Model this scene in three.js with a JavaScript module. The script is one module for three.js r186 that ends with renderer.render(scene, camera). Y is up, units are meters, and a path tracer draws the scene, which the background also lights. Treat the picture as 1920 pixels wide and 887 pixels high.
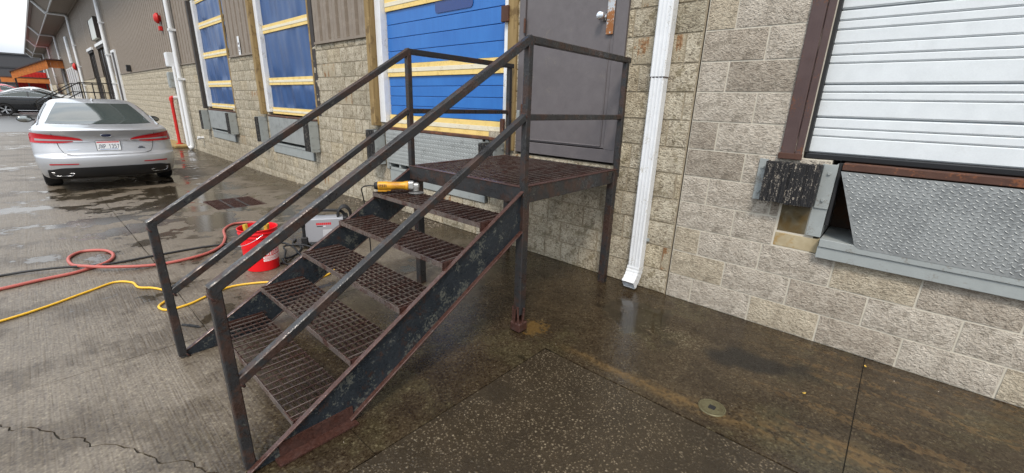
import * as THREE from 'three';
import { mergeGeometries, mergeVertices, toCreasedNormals } from 'three/addons/utils/BufferGeometryUtils.js';
import { RoundedBoxGeometry } from 'three/addons/geometries/RoundedBoxGeometry.js';
import { Brush, Evaluator, SUBTRACTION } from 'three-bvh-csg';

// ---------- camera, sky, sun, exposure ----------
const scene = new THREE.Scene();
const camera = new THREE.PerspectiveCamera(58.49, 1920 / 887, 0.05, 600);
camera.position.set(0, 1.46, 3.274);
camera.quaternion.setFromRotationMatrix(new THREE.Matrix4().makeBasis(
  new THREE.Vector3(0.73903, 0.03148, -0.67294), new THREE.Vector3(-0.22131, 0.95481, -0.19837), new THREE.Vector3(0.63628, 0.29553, 0.71260)));
scene.add(camera);
const renderer = new THREE.WebGLRenderer({ antialias: true });
renderer.toneMapping = THREE.LinearToneMapping;
renderer.toneMappingExposure = 1.85;
renderer.shadowMap.enabled = true;

function rng(a) { return () => { a = (a + 0x6D2B79F5) | 0; let t = Math.imul(a ^ (a >>> 15), 1 | a); t = (t + Math.imul(t ^ (t >>> 7), 61 | t)) ^ t; return ((t ^ (t >>> 14)) >>> 0) / 4294967296; }; }
const clamp = (v, a = 0, b = 1) => Math.min(b, Math.max(a, v));
const sst = (a, b, v) => { const t = clamp((v - a) / (b - a)); return t * t * (3 - 2 * t); };
const mix = (a, b, t) => a + (b - a) * t;
const mix3 = (a, b, t) => [mix(a[0], b[0], t), mix(a[1], b[1], t), mix(a[2], b[2], t)];

// tileable noise field: n x n floats in 0..1
function field(n, freq, oct, seed, fy = freq, gain = 0.55) {
  const out = new Float32Array(n * n); let amp = 1, tot = 0;
  for (let o = 0; o < oct; o++) {
    const fx = Math.min(n, freq << o), fz = Math.min(n, fy << o), r = rng(seed + o * 101), g = new Float32Array(fx * fz);
    for (let i = 0; i < g.length; i++) g[i] = r();
    for (let j = 0; j < n; j++) {
      const y = j / n * fz, y0 = y | 0; let ty = y - y0; ty = ty * ty * (3 - 2 * ty); const ya = (y0 % fz) * fx, yb = ((y0 + 1) % fz) * fx;
      for (let i = 0; i < n; i++) {
        const x = i / n * fx, x0 = x | 0; let tx = x - x0; tx = tx * tx * (3 - 2 * tx); const x1 = (x0 + 1) % fx; const xa = x0 % fx;
        out[j * n + i] += amp * mix(mix(g[ya + xa], g[ya + x1], tx), mix(g[yb + xa], g[yb + x1], tx), ty);
      }
    }
    tot += amp; amp *= gain;
  }
  let lo = 1e9, hi = -1e9; for (const v of out) { if (v < lo) lo = v; if (v > hi) hi = v; }
  for (let i = 0; i < out.length; i++) out[i] = (out[i] - lo) / (hi - lo);
  return out;
}
const NN = 512;
const F = { big: field(NN, 4, 5, 11), mid: field(NN, 16, 4, 23), fine: field(NN, 64, 3, 37), grit: field(NN, 256, 2, 41), grain: field(NN, 4, 5, 53, 128), blot: field(NN, 8, 5, 67, 8, 0.7) };
function S(f, x, y) { // bilinear sample, x,y in tiles
  let u = (x - Math.floor(x)) * NN, v = (y - Math.floor(y)) * NN; const i = u | 0, j = v | 0; u -= i; v -= j; const i1 = (i + 1) & (NN - 1), j1 = (j + 1) & (NN - 1);
  return mix(mix(f[j * NN + i], f[j * NN + i1], u), mix(f[j1 * NN + i], f[j1 * NN + i1], u), v);
}
function dtex(w, h, fn, srgb) {
  const d = new Uint8Array(w * h * 4);
  for (let j = 0; j < h; j++) for (let i = 0; i < w; i++) { const c = fn(i / w, j / h, i, j), k = (j * w + i) * 4; const a = Array.isArray(c); d[k] = clamp(a ? c[0] : c) * 255; d[k + 1] = clamp(a ? c[1] : c) * 255; d[k + 2] = clamp(a ? c[2] : c) * 255; d[k + 3] = 255; }
  const t = new THREE.DataTexture(d, w, h); t.wrapS = t.wrapT = THREE.RepeatWrapping; t.magFilter = THREE.LinearFilter; t.minFilter = THREE.LinearMipmapLinearFilter; t.generateMipmaps = true; if (srgb) t.colorSpace = THREE.SRGBColorSpace; t.needsUpdate = true; return t;
}
// overcast sky (brighter overhead, thin bluish breaks between the clouds)
{
  const w = 512, h = 256, d = new Float32Array(w * h * 4);
  for (let j = 0; j < h; j++) for (let i = 0; i < w; i++) {
    const el = (j + 0.5) / h * Math.PI - Math.PI / 2, s = Math.sin(el), k = (j * w + i) * 4;
    const e = Math.max(s, 0), L = SKY_L() * (1 + 2 * e);
    const st = S(F.big, i / w * 2, Math.pow(clamp(el / 1.57), 0.6) * 1.9) * 0.6 + S(F.blot, i / w * 3, Math.pow(clamp(el / 1.57), 0.6) * 3.1) * 0.4;
    const b = sst(0.42, 0.68, st), c = mix3([0.80, 0.90, 1.02], [1.03, 1.04, 1.05], b), m = mix(0.86, 1.06, b);
    for (let q = 0; q < 3; q++) d[k + q] = s < -0.02 ? 0.12 : L * m * c[q];
    d[k + 3] = 1;
  }
  const t = new THREE.DataTexture(d, w, h, THREE.RGBAFormat, THREE.FloatType); t.mapping = THREE.EquirectangularReflectionMapping; t.magFilter = t.minFilter = THREE.LinearFilter; t.wrapS = THREE.RepeatWrapping; t.needsUpdate = true;
  scene.background = t; scene.environment = t;
}
function SKY_L() { return 0.50; }
const sun = new THREE.DirectionalLight(0xfff4e6, 1.5);
sun.position.set(9, 24, 17); sun.target.position.set(-2, 0, 1); sun.castShadow = true; sun.shadow.radius = 26; sun.shadow.mapSize.set(2048, 2048);
Object.assign(sun.shadow.camera, { left: -40, right: 20, top: 25, bottom: -25, near: 1, far: 90 });
scene.add(sun, sun.target);

// ---------- materials ----------
const std = (o) => new THREE.MeshStandardMaterial(o);
const lin = (r, g, b) => new THREE.Color().setRGB(r, g, b);
const M = {};
// split-face masonry, one tile = 0.8 m; tones by colour
{
  const hgt = new Float32Array(1024 * 1024);
  const f1 = field(1024, 56, 5, 71, 84, 0.8), f2 = field(1024, 200, 2, 73);
  const split = (a, b, seed, dark) => dtex(1024, 1024, (u, v, i, j) => {
    const p = f1[j * 1024 + i], q = f2[j * 1024 + i], big = S(F.mid, u + seed, v * 1.0 + seed * 0.37);
    let c = mix3(a, b, sst(0.3, 0.7, p * 0.6 + big * 0.4)); const pit = sst(0.40, 0.26, p) * dark; c = mix3(c, [0.20, 0.175, 0.14], pit);
    const sp = (sst(0.72, 0.93, q) * 0.20 - sst(0.32, 0.1, q) * 0.16) * (seed < 0.2 ? 0.9 : 0.55); const wt = S(F.blot, u * 1.7 + seed, v * 1.3); c = mix3(c, seed < 0.2 ? [0.40, 0.36, 0.26] : [0.50, 0.47, 0.42], sst(0.6, 0.8, wt) * 0.45); return [c[0] + sp, c[1] + sp, c[2] + sp * 0.9];
  }, true);
  const bump = dtex(1024, 1024, (u, v, i, j) => clamp(f1[j * 1024 + i] * 0.85 + f2[j * 1024 + i] * 0.15));
  const mk = (t, col) => std({ map: t, bumpMap: bump, bumpScale: 0.017, roughness: 0.93, color: col });
  const tan = split([0.655, 0.61, 0.53], [0.79, 0.755, 0.675], 0.1, 0.42), grey = split([0.675, 0.635, 0.58], [0.775, 0.74, 0.685], 0.4, 0.12);
  M.tanBlock = [mk(tan, lin(1, 1, 1)), mk(tan, lin(0.90, 0.89, 0.87)), mk(tan, lin(1.0, 0.97, 0.91)), mk(tan, lin(0.80, 0.80, 0.78))];
  M.tanRust = [0, 1].map((s) => mk(dtex(512, 512, (u, v) => { const a = S(F.mid, u * 1.5, v * 1.5), f = S(F.fine, u * 1.4, v * 1.4), g = S(F.grit, u * 2, v * 2); const c = mix3([0.60, 0.55, 0.46], [0.79, 0.75, 0.66], a * 0.4 + f * 0.4 + g * 0.2); const r = S(F.grain, v * 0.7 + s * 0.3, u * 0.25 + 0.1), b = S(F.blot, u + s * 0.4, v); return mix3(c, [0.50, 0.31, 0.16], sst(0.52, 0.72, r * 0.5 + b * 0.5) * 0.7); }, true), lin(1, 1, 1)));
  M.greyBlock = [mk(grey, lin(1, 1, 1)), mk(grey, lin(0.86, 0.84, 0.82)), mk(grey, lin(0.97, 0.94, 0.85)), mk(grey, lin(0.74, 0.72, 0.70))];
  M.smoothBlock = std({ map: dtex(512, 512, (u, v) => { const a = S(F.mid, u, v), b = S(F.blot, u * 1.3, v); return mix3(mix3([0.58, 0.52, 0.40], [0.72, 0.67, 0.56], a), [0.58, 0.44, 0.22], sst(0.55, 0.8, b) * 0.6); }, true), roughness: 0.9 });
  M.mortarTan = std({ map: dtex(512, 512, (u, v) => { const a = S(F.mid, u, v), g = S(F.grit, u * 2, v * 2); const k = a * 0.6 + g * 0.4; return mix3([0.52, 0.47, 0.39], [0.72, 0.68, 0.60], k); }, true), roughness: 0.95 });
  M.mortarGrey = std({ map: dtex(512, 512, (u, v) => { const a = S(F.mid, u, v), g = S(F.grit, u * 2, v * 2); const k = a * 0.5 + g * 0.5; return mix3([0.70, 0.67, 0.61], [0.81, 0.785, 0.73], k); }, true), roughness: 0.95 });
}
// weathered steel: dark paint with rust; one tile = 1 m
{
  const steel = (amt, seed, paint, rustA, rustB, scuff = 0.70) => dtex(1024, 1024, (u, v) => {
    const a = S(F.blot, u + seed, v), b = S(F.mid, u * 1.1 + seed, v * 0.9), c = S(F.fine, u * 2, v * 2 + seed), g = S(F.grit, u * 2, v * 2);
    const k = sst(0.08, -0.08, a * 0.55 + b * 0.25 + c * 0.2 - amt);
    let col = mix3(paint, mix3(rustA, rustB, c), k);
    const worn = sst(scuff, scuff + 0.13, b * 0.5 + c * 0.5) * (1 - k) * 0.75; col = mix3(col, [0.42, 0.42, 0.38], worn);
    const s = (g - 0.5) * 0.07; return [col[0] + s, col[1] + s, col[2] + s];
  }, true);
  const rgh = dtex(512, 512, (u, v) => { const a = S(F.blot, u, v), c = S(F.fine, u, v); const r = 0.24 + 0.38 * sst(0.3, 0.7, a * 0.6 + c * 0.4); return [r, r, r]; });
  const bmp = dtex(512, 512, (u, v) => S(F.fine, u, v) * 0.6 + S(F.grit, u, v) * 0.4);
  const mk = (t, ro = 1) => std({ map: t, roughnessMap: rgh, roughness: ro, metalness: 0.15, bumpMap: bmp, bumpScale: 0.0016 });
  M.railSteel = mk(steel(0.47, 0.1, [0.185, 0.185, 0.19], [0.21, 0.155, 0.135], [0.30, 0.23, 0.20]));
  M.stringerSteel = mk(steel(0.34, 0.3, [0.15, 0.175, 0.20], [0.23, 0.16, 0.14], [0.31, 0.21, 0.17], 0.56));
  M.rustSteel = mk(steel(0.72, 0.55, [0.27, 0.24, 0.23], [0.21, 0.13, 0.11], [0.34, 0.23, 0.20]));
  M.gratingSteel = mk(steel(0.62, 0.75, [0.22, 0.19, 0.18], [0.155, 0.10, 0.088], [0.27, 0.185, 0.16]), 0.75);
  M.wornSteel = mk(steel(0.45, 0.9, [0.40, 0.36, 0.34], [0.24, 0.16, 0.14], [0.36, 0.26, 0.23]), 0.75);
}
const wear = (base, spot, thr, amt, n = 512) => dtex(n, n, (u, v) => { const a = S(F.blot, u, v), c = S(F.fine, u * 2, v * 2), g = S(F.grit, u, v); const c0 = mix3(base, spot, sst(thr, thr + 0.14, a * 0.6 + c * 0.4) * amt); const s = (g - 0.5) * 0.03 + (S(F.mid, u, v) - 0.5) * 0.04; return [c0[0] + s, c0[1] + s, c0[2] + s]; }, true);
M.greyPaint = std({ map: wear([0.60, 0.62, 0.615], [0.47, 0.45, 0.42], 0.62, 0.7), roughness: 0.5, metalness: 0.1 });
M.platePaint = std({ map: wear([0.64, 0.655, 0.65], [0.52, 0.53, 0.525], 0.56, 0.75), roughness: 0.42, metalness: 0.35 });
M.lipDark = std({ map: wear([0.64, 0.65, 0.645], [0.53, 0.54, 0.54], 0.46, 0.7), roughness: 0.38, metalness: 0.5 });
M.whitePaint = std({ map: wear([0.86, 0.87, 0.88], [0.66, 0.64, 0.59], 0.62, 0.65), roughness: 0.38 });
M.whiteDoor = std({ map: wear([0.83, 0.85, 0.86], [0.79, 0.80, 0.80], 0.66, 0.4), roughness: 0.45 });
M.brownFrame = std({ map: wear([0.30, 0.23, 0.22], [0.42, 0.25, 0.15], 0.62, 0.8), roughness: 0.45 });
M.rustBrown = std({ map: wear([0.30, 0.20, 0.16], [0.50, 0.30, 0.18], 0.55, 0.8), roughness: 0.85 });
M.doorGrey = std({ map: wear([0.385, 0.365, 0.37], [0.47, 0.44, 0.40], 0.68, 0.6), roughness: 0.42 });
M.latch = std({ map: wear([0.72, 0.74, 0.76], [0.58, 0.36, 0.18], 0.46, 0.95), roughness: 0.5, metalness: 0.3 });
M.wood = std({ map: dtex(512, 512, (u, v) => { const a = S(F.grain, v * 0.5, u * 0.25), b = S(F.blot, u, v); return mix3(mix3([0.47, 0.385, 0.235], [0.62, 0.53, 0.36], a), [0.38, 0.30, 0.18], sst(0.6, 0.8, b) * 0.7); }, true), roughness: 0.8 });
M.darkPost = std({ map: wear([0.20, 0.18, 0.17], [0.36, 0.29, 0.2], 0.62, 0.7), roughness: 0.7 });
M.siding = std({ map: wear([0.50, 0.455, 0.405], [0.56, 0.52, 0.47], 0.55, 0.6), roughness: 0.6 });
M.rubber = std({ map: dtex(512, 512, (u, v) => { const a = S(F.blot, u, v), c = S(F.grit, u * 1.5, v * 1.5), f = S(F.fine, u * 1.2, v * 0.5); const t = sst(0.57, 0.66, c * 0.45 + f * 0.35 + a * 0.2); return mix3([0.11, 0.11, 0.12], [0.66, 0.62, 0.56], t); }, true), roughness: 0.85 });
M.black = std({ color: lin(0.012, 0.012, 0.013), roughness: 0.6 });
M.blackGloss = std({ color: lin(0.01, 0.01, 0.011), roughness: 0.25 });
M.pit = std({ map: wear([0.36, 0.30, 0.25], [0.42, 0.28, 0.18], 0.5, 0.6), roughness: 0.9 });
const vinyl = (a, b) => std({ map: dtex(512, 512, (u, v) => { const g = S(F.big, u, v * 0.5), f = S(F.grain, v * 0.3, u * 0.5), t = S(F.fine, u, v); return mix3(a, b, g * 0.6 + f * 0.3 + t * 0.1); }, true), roughness: 0.32 });
M.blue = vinyl([0.11, 0.375, 0.67], [0.19, 0.465, 0.76]);
M.navy = vinyl([0.08, 0.235, 0.43], [0.13, 0.31, 0.52]);
M.blueWindow = std({ color: lin(0.012, 0.045, 0.19), roughness: 0.2 });
M.yellow = std({ map: wear([0.90, 0.785, 0.49], [0.80, 0.68, 0.40], 0.55, 0.7), roughness: 0.6 });
M.barWhite = std({ map: wear([0.86, 0.83, 0.74], [0.72, 0.66, 0.5], 0.6, 0.6), roughness: 0.6 });
M.chrome = std({ color: lin(0.75, 0.76, 0.78), roughness: 0.14, metalness: 1 });
M.redPaint = std({ map: wear([0.76, 0.13, 0.10], [0.55, 0.10, 0.08], 0.6, 0.7), roughness: 0.5 });
M.orange = std({ map: dtex(512, 512, (u, v) => { const a = S(F.grain, u * 0.5, v * 0.25); return mix3([0.72, 0.40, 0.18], [0.84, 0.54, 0.28], a); }, true), roughness: 0.7 });

// ---------- helpers ----------
const used = {};
function numbered(n) { const k = used[n] = (used[n] ?? -1) + 1; return k ? n + '_' + String(k).padStart(3, '0') : n; }
function tag(o, label, category, group, kind) { o.userData = { label, category }; if (group) o.userData.group = group; if (kind) o.userData.kind = kind; return o; }
function thing(name, label, category, pos = [0, 0, 0], turn = 0, group) { const o = new THREE.Group(); o.name = numbered(name); o.position.set(...pos); o.rotation.y = turn; tag(o, label, category, group); scene.add(o); return o; }
function mesh(name, geo, mat, parent) { if (Array.isArray(geo)) geo = geo.length > 1 ? mergeGeometries(geo.map(norm)) : geo[0]; const m = new THREE.Mesh(geo, mat); m.name = parent ? name : numbered(name); m.castShadow = m.receiveShadow = true; (parent || scene).add(m); return m; }
function norm(g) { g = g.index ? g.toNonIndexed() : g; for (const k of Object.keys(g.attributes)) if (!['position', 'normal', 'uv'].includes(k)) g.deleteAttribute(k); if (!g.attributes.uv) g.setAttribute('uv', new THREE.BufferAttribute(new Float32Array(g.attributes.position.count * 2), 2)); return g; }
function boxUV(g, s = 1, ox = 0, oy = 0) { // metre uv by dominant normal
  g = g.index ? g.toNonIndexed() : g; const p = g.attributes.position, uv = new Float32Array(p.count * 2), a = new THREE.Vector3(), b = new THREE.Vector3(), c = new THREE.Vector3();
  for (let i = 0; i < p.count; i += 3) {
    a.fromBufferAttribute(p, i); b.fromBufferAttribute(p, i + 1); c.fromBufferAttribute(p, i + 2); const n = b.clone().sub(a).cross(c.clone().sub(a)); const ax = Math.abs(n.x), ay = Math.abs(n.y), az = Math.abs(n.z);
    [a, b, c].forEach((q, k) => { const u = ax > ay && ax > az ? q.z : q.x, v = ay > ax && ay > az ? q.z : q.y; uv[(i + k) * 2] = (u + ox) / s; uv[(i + k) * 2 + 1] = (v + oy) / s; });
  }
  g.setAttribute('uv', new THREE.BufferAttribute(uv, 2)); return g;
}
let boxN = 0;
function box(x0, x1, y0, y1, z0, z1, bev = 0) { // metre uv
  const w = x1 - x0, h = y1 - y0, d = z1 - z0; const g = bev ? new RoundedBoxGeometry(w, h, d, 1, Math.min(bev, w / 2.1, h / 2.1, d / 2.1)) : new THREE.BoxGeometry(w, h, d);
  g.translate((x0 + x1) / 2, (y0 + y1) / 2, (z0 + z1) / 2); boxN++; return boxUV(norm(g), 1, boxN * 0.37, boxN * 0.23);
}
const V = (x, y, z) => new THREE.Vector3(x, y, z);
// chamfered bar from p to q, w across, h along "up"
function bar(p, q, w, h = w, ch = 0.004, up = V(0, 1, 0)) {
  const a = V(...p), b = V(...q), d = b.clone().sub(a), L = d.length(); d.normalize(); let s = d.clone().cross(up); if (s.lengthSq() < 1e-4) s = d.clone().cross(V(1, 0, 0)); s.normalize(); const t = s.clone().cross(d);
  const x = w / 2, y = h / 2, c = Math.min(ch, x * 0.6, y * 0.6), pr = [[x - c, -y], [x, -y + c], [x, y - c], [x - c, y], [-x + c, y], [-x, y - c], [-x, -y + c], [-x + c, -y]];
  const P = [], U = []; boxN++; const o = boxN * 0.31; const pt = (k, e) => { const [i, j] = pr[k % 8]; return (e ? b : a).clone().addScaledVector(s, i).addScaledVector(t, j); };
  let per = 0;
  for (let k = 0; k < 8; k++) { const p0 = pt(k, 0), p1 = pt(k + 1, 0), q0 = pt(k, 1), q1 = pt(k + 1, 1), e = p0.distanceTo(p1); for (const [v3, u, v] of [[p0, 0, per], [p1, 0, per + e], [q1, L, per + e], [p0, 0, per], [q1, L, per + e], [q0, L, per]]) { P.push(v3.x, v3.y, v3.z); U.push(u + o, v + o); } per += e; }
  for (const e of [0, 1]) for (let k = 1; k < 7; k++) { const tr = e ? [pt(0, 1), pt(k, 1), pt(k + 1, 1)] : [pt(0, 0), pt(k + 1, 0), pt(k, 0)]; for (const v3 of tr) { P.push(v3.x, v3.y, v3.z); U.push(v3.x + o, v3.y); } }
  const g = new THREE.BufferGeometry(); g.setAttribute('position', new THREE.Float32BufferAttribute(P, 3)); g.setAttribute('uv', new THREE.Float32BufferAttribute(U, 2)); g.computeVertexNormals(); return g;
}
function tube(pts, r, seg = 8, n = 0, closed = false) { const c = new THREE.CatmullRomCurve3(pts.map((p) => V(...p)), closed, 'centripetal'); return new THREE.TubeGeometry(c, n || pts.length * 8, r, seg, closed); }
function cyl(p, q, r0, r1 = r0, seg = 16) { const a = V(...p), b = V(...q), d = b.clone().sub(a); const g = new THREE.CylinderGeometry(r1, r0, d.length(), seg); g.applyQuaternion(new THREE.Quaternion().setFromUnitVectors(V(0, 1, 0), d.normalize())); g.translate((a.x + b.x) / 2, (a.y + b.y) / 2, (a.z + b.z) / 2); return g; }
function prism(poly, axis, a0, a1) { // poly [[u,v]..] extruded along axis 'x': (z,y); 'z': (x,y); 'y': (x,z)
  const g = new THREE.ExtrudeGeometry(new THREE.Shape(poly.map(([u, v]) => new THREE.Vector2(u, v))), { depth: a1 - a0, bevelEnabled: false });
  const m = new THREE.Matrix4(); if (axis === 'z') m.makeTranslation(0, 0, a0); else if (axis === 'x') m.makeBasis(V(0, 0, 1), V(0, 1, 0), V(-1, 0, 0)).setPosition(a1, 0, 0); else m.makeBasis(V(1, 0, 0), V(0, 0, 1), V(0, -1, 0)).setPosition(0, a1, 0);
  g.applyMatrix4(m); boxN++; return boxUV(norm(g), 1, boxN * 0.37, boxN * 0.23);
}
const gy = (x) => -0.13 * sst(-4.5, -10.2, x) * (1 - sst(-17, -30, x));

// ---------- ground ----------
const PEB = (() => { // scattered pebble tops, 0.6 m tile
  const n = NN, a = new Float32Array(n * n), r = rng(5); 
  for (let k = 0; k < 3600; k++) { const cx = r() * n, cy = r() * n, rad = 1.3 + 3.4 * r() * r(), e = 0.6 + r() * 0.4, t = r() * 3.14, val = 0.35 + 0.65 * r(); for (let j = -6; j <= 6; j++) for (let i = -6; i <= 6; i++) { const x = i * Math.cos(t) + j * Math.sin(t), y = (-i * Math.sin(t) + j * Math.cos(t)) / e; if (x * x + y * y < rad * rad) { const q = (((cy | 0) + j + n) % n) * n + (((cx | 0) + i + n) % n); a[q] = Math.max(a[q], val); } } }
  return a;
})();
function groundAt(x, z) {
  const big = S(F.big, x / 5, z / 5), blot = S(F.blot, x / 3.1 + 0.3, z / 3.1), mid = S(F.mid, x / 2.3, z / 2.3), fine = S(F.fine, x / 1.3, z / 1.3), grit = S(F.grit, x / 1.7, z / 1.7), brush = 0.4 * S(F.grain, x / 0.9, z / 0.9) + 0.6 * S(F.grain, x / 0.7 + 0.3, z / 0.47), peb = S(PEB, x / 0.6, z / 0.6);
  const streak = S(F.grain, x / 4 + 0.5, z / 5);
  let c, r, b;
  if (x > -1.39 && z > 1.365) { // exposed aggregate
    c = mix3([0.15, 0.125, 0.09], [0.25, 0.212, 0.158], mid * 0.5 + grit * 0.5); const p = sst(0.36, 0.9, peb) * sst(0.2, 0.55, 0.5 * blot + 0.5 * mid); c = mix3(c, mix3([0.38, 0.33, 0.26], [0.66, 0.61, 0.52], grit), p * 0.9);
    r = 0.42 - 0.12 * blot; b = 0.3 + peb * 0.6 + grit * 0.1;
  } else {
    const lt = sst(-2.5, -3.3, x + (big - 0.5) * 1.2 - 0.55 * sst(2.4, 3.0, z) * 2.0) * sst(0.2, 0.9, z + (mid - 0.5) * 0.8 + (x < -6 ? 0.0 : 0)); // light brushed slab against dark damp apron
    const dark = mix3(mix3([0.165, 0.132, 0.092], [0.245, 0.203, 0.145], mid), [0.27, 0.25, 0.17], sst(0.5, 0.75, blot) * 0.45);
    const light = mix3(mix3([0.33, 0.295, 0.25], [0.47, 0.43, 0.375], mid * 0.35 + brush * 0.25 + grit * 0.4), [0.26, 0.22, 0.17], sst(0.42, 0.7, blot) * 0.7);
    c = mix3(dark, light, lt);
    const sp = sst(0.58, 0.85, grit) * 0.15 * (1 - lt * 0.35) - sst(0.45, 0.15, grit) * 0.09 + peb * 0.04 * sst(0.4, 0.6, fine) * (1 - lt * 0.7); c = [c[0] + sp, c[1] + sp, c[2] + sp * 0.85];
    r = mix(0.17 + 0.20 * fine, 0.40 + 0.22 * brush, lt); b = mix(0.45 + grit * 0.25 + fine * 0.2, brush * 0.8 + grit * 0.2, lt);
    if (x > -3.2) {
      const spk = sst(0.42, 0.0, Math.hypot((x + 0.95) / 1.1, (z - 0.62) / 0.55)) * 1.6 + 0.16; c = mix3(c, [0.58, 0.55, 0.47], peb * clamp(spk) * sst(0.35, 0.6, mid) * 0.85);
      const zs = x < -0.6 ? 1.262 : 1.262 - 0.235 * (x + 0.6) , w = 0.03 + 0.035 * sst(-1.2, 0.2, x); const st = sst(w * 2.2, 0, Math.abs(z - zs + (mid - 0.5) * 0.06)) * sst(0.25, 0.6, streak * 0.5 + fine * 0.5) * sst(-1.5, -1.0, x); c = mix3(c, [0.40, 0.315, 0.19], st * 0.8);
      const st2 = sst(0.52, 0.72, streak) * sst(0.35, 0.6, fine) * sst(-0.7, 0.1, x) * 0.5; c = mix3(c, [0.42, 0.32, 0.19], st2 * (z < 1.2 ? 1 : 0));
      const gr = sst(1.0, 0.35, Math.hypot((x + 0.42) / 0.42, (z - 0.6 + (x + 0.42) * 0.25) / 0.17) + (mid - 0.5) * 0.9); c = mix3(c, [0.095, 0.09, 0.085], gr * 0.8);
      const or = sst(0.8, 0.3, Math.hypot(x + 1.62, z - 1.22) / 0.16 + (fine - 0.5)); c = mix3(c, [0.42, 0.32, 0.16], or * 0.7);
    }
    const dirt = sst(0.62, 0.05, z + (fine - 0.5) * 0.5) * sst(-3.6, -4.4, x) * sst(-7.5, -5.8, x); c = mix3(c, [0.16, 0.13, 0.10], dirt * 0.85);
  }
  // standing water
  let pud = 0;
  pud = Math.max(pud, sst(0.50, 0.58, blot - 0.25 * Math.hypot((x + 7.6) / 2.6, (z - 1.9) / 1.4) + 0.2));
  pud = Math.max(pud, sst(0.52, 0.60, big * 0.5 + blot * 0.5 - 0.3 * Math.max(0, Math.hypot((x + 9.2) / 2.4, (z - 3.6) / 1.2) - 0.7) + 0.01));
  pud = Math.max(pud, sst(0.55, 0.62, blot * 0.6 + 0.4 * mid - 0.3 * Math.max(0, Math.hypot((x + 15) / 3, (z - 1.2) / 1.0) - 0.6) + 0.12));
  pud = Math.max(pud, sst(0.50, 0.60, blot * 0.5 + fine * 0.2 + 0.26 - 0.5 * Math.max(0, Math.hypot((x + 1.22) / 0.42, (z - 0.52) / 0.36) - 0.5)));
  if (x < -10) pud = Math.max(pud, sst(0.55, 0.66, big * 0.6 + mid * 0.4));
  const P = pud * (x > -1.39 && z > 1.365 ? 0 : 1);
  c = mix3(c, [c[0] * 0.72, c[1] * 0.72, c[2] * 0.70], P); r = mix(r, 0.10, P * 0.9); b = mix(b, 0.5, P * 0.92);
  return [c, r, b];
}
function groundMat(x0, x1, z0, z1, w, h) {
  const A = new Array(w * h); for (let j = 0; j < h; j++) for (let i = 0; i < w; i++) A[j * w + i] = groundAt(mix(x0, x1, (i + 0.5) / w), mix(z0, z1, (j + 0.5) / h));
  const cl = (t) => { t.wrapS = t.wrapT = THREE.ClampToEdgeWrapping; return t; };
  const m = std({ map: cl(dtex(w, h, (u, v, i, j) => A[j * w + i][0], true)), roughnessMap: cl(dtex(w, h, (u, v, i, j) => { const r = A[j * w + i][1]; return [r, r, r]; })), roughness: 1, bumpMap: cl(dtex(w, h, (u, v, i, j) => A[j * w + i][2])), bumpScale: 0.004 });
  m.userData = { x0, x1, z0, z1 }; return m;
}
const GN = groundMat(-6.3, 2.7, -0.1, 4.6, 2048, 1070), GM = groundMat(-24.5, -6.3, -0.1, 5.4, 2048, 620);
M.asphalt = std({ map: dtex(512, 512, (u, v) => { const g = S(F.grit, u, v), b = S(F.blot, u, v), a = 0.30 + (g - 0.5) * 0.12 + (b - 0.5) * 0.1; return [a, a * 0.98, a * 0.95]; }, true), roughness: 0.32 });
const ground = mesh('ground', (() => { const g = new THREE.PlaneGeometry(700, 500); g.rotateX(-Math.PI / 2); g.translate(-100, -0.17, 100); const uv = g.attributes.uv; for (let i = 0; i < uv.count; i++) uv.setXY(i, uv.getX(i) * 200, uv.getY(i) * 140); return g; })(), M.asphalt);
ground.userData = { label: 'wet concrete and asphalt loading yard', kind: 'structure' };
const jr = rng(77);
function slab(poly, mat, name = 'concrete_slab') { // outline with ragged edges, real joints between slabs
  const e = mat.userData, out = [], gap = 0.004, cx = poly.reduce((s, p) => s + p[0], 0) / poly.length, cz = poly.reduce((s, p) => s + p[1], 0) / poly.length;
  poly.forEach((p, i) => { const q = poly[(i + 1) % poly.length], L = Math.hypot(q[0] - p[0], q[1] - p[1]), n = L < 0.3 ? 1 : Math.max(1, Math.round(L / 0.12)), nx = -(q[1] - p[1]) / L, nz = (q[0] - p[0]) / L; for (let k = 0; k < n; k++) { const t = k / n, w = k ? (jr() - 0.5) * 0.005 : 0; out.push([mix(p[0], q[0], t) + nx * w - Math.sign(p[0] - cx) * 0 , mix(p[1], q[1], t) + nz * w]); } });
  const sh = out;
  const P = [], U = [], I = []; const tri = THREE.ShapeUtils.triangulateShape(sh.map(([x, z]) => new THREE.Vector2(x, z)), []);
  const push = (x, y, z) => { P.push(x, y, z); U.push((x - e.x0) / (e.x1 - e.x0), (z - e.z0) / (e.z1 - e.z0)); return P.length / 3 - 1; };
  const top = sh.map(([x, z]) => push(x, gy(x), z)); for (const [a, b, c] of tri) { const A = sh[a], B = sh[b], C = sh[c], cr = (B[0] - A[0]) * (C[1] - A[1]) - (B[1] - A[1]) * (C[0] - A[0]); if (cr > 0) I.push(top[a], top[c], top[b]); else I.push(top[a], top[b], top[c]); }
  const ta = sh.map(([x, z]) => push(x, gy(x), z)), tb = sh.map(([x, z]) => push(x, gy(x) - 0.05, z)); for (let k = 0; k < sh.length; k++) { const q = (k + 1) % sh.length; I.push(ta[k], tb[k], tb[q], ta[k], tb[q], ta[q]); }
  const g = new THREE.BufferGeometry(); g.setAttribute('position', new THREE.Float32BufferAttribute(P, 3)); g.setAttribute('uv', new THREE.Float32BufferAttribute(U, 2)); g.setIndex(I); g.computeVertexNormals(); return mesh(name, g, mat, ground);
}
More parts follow.
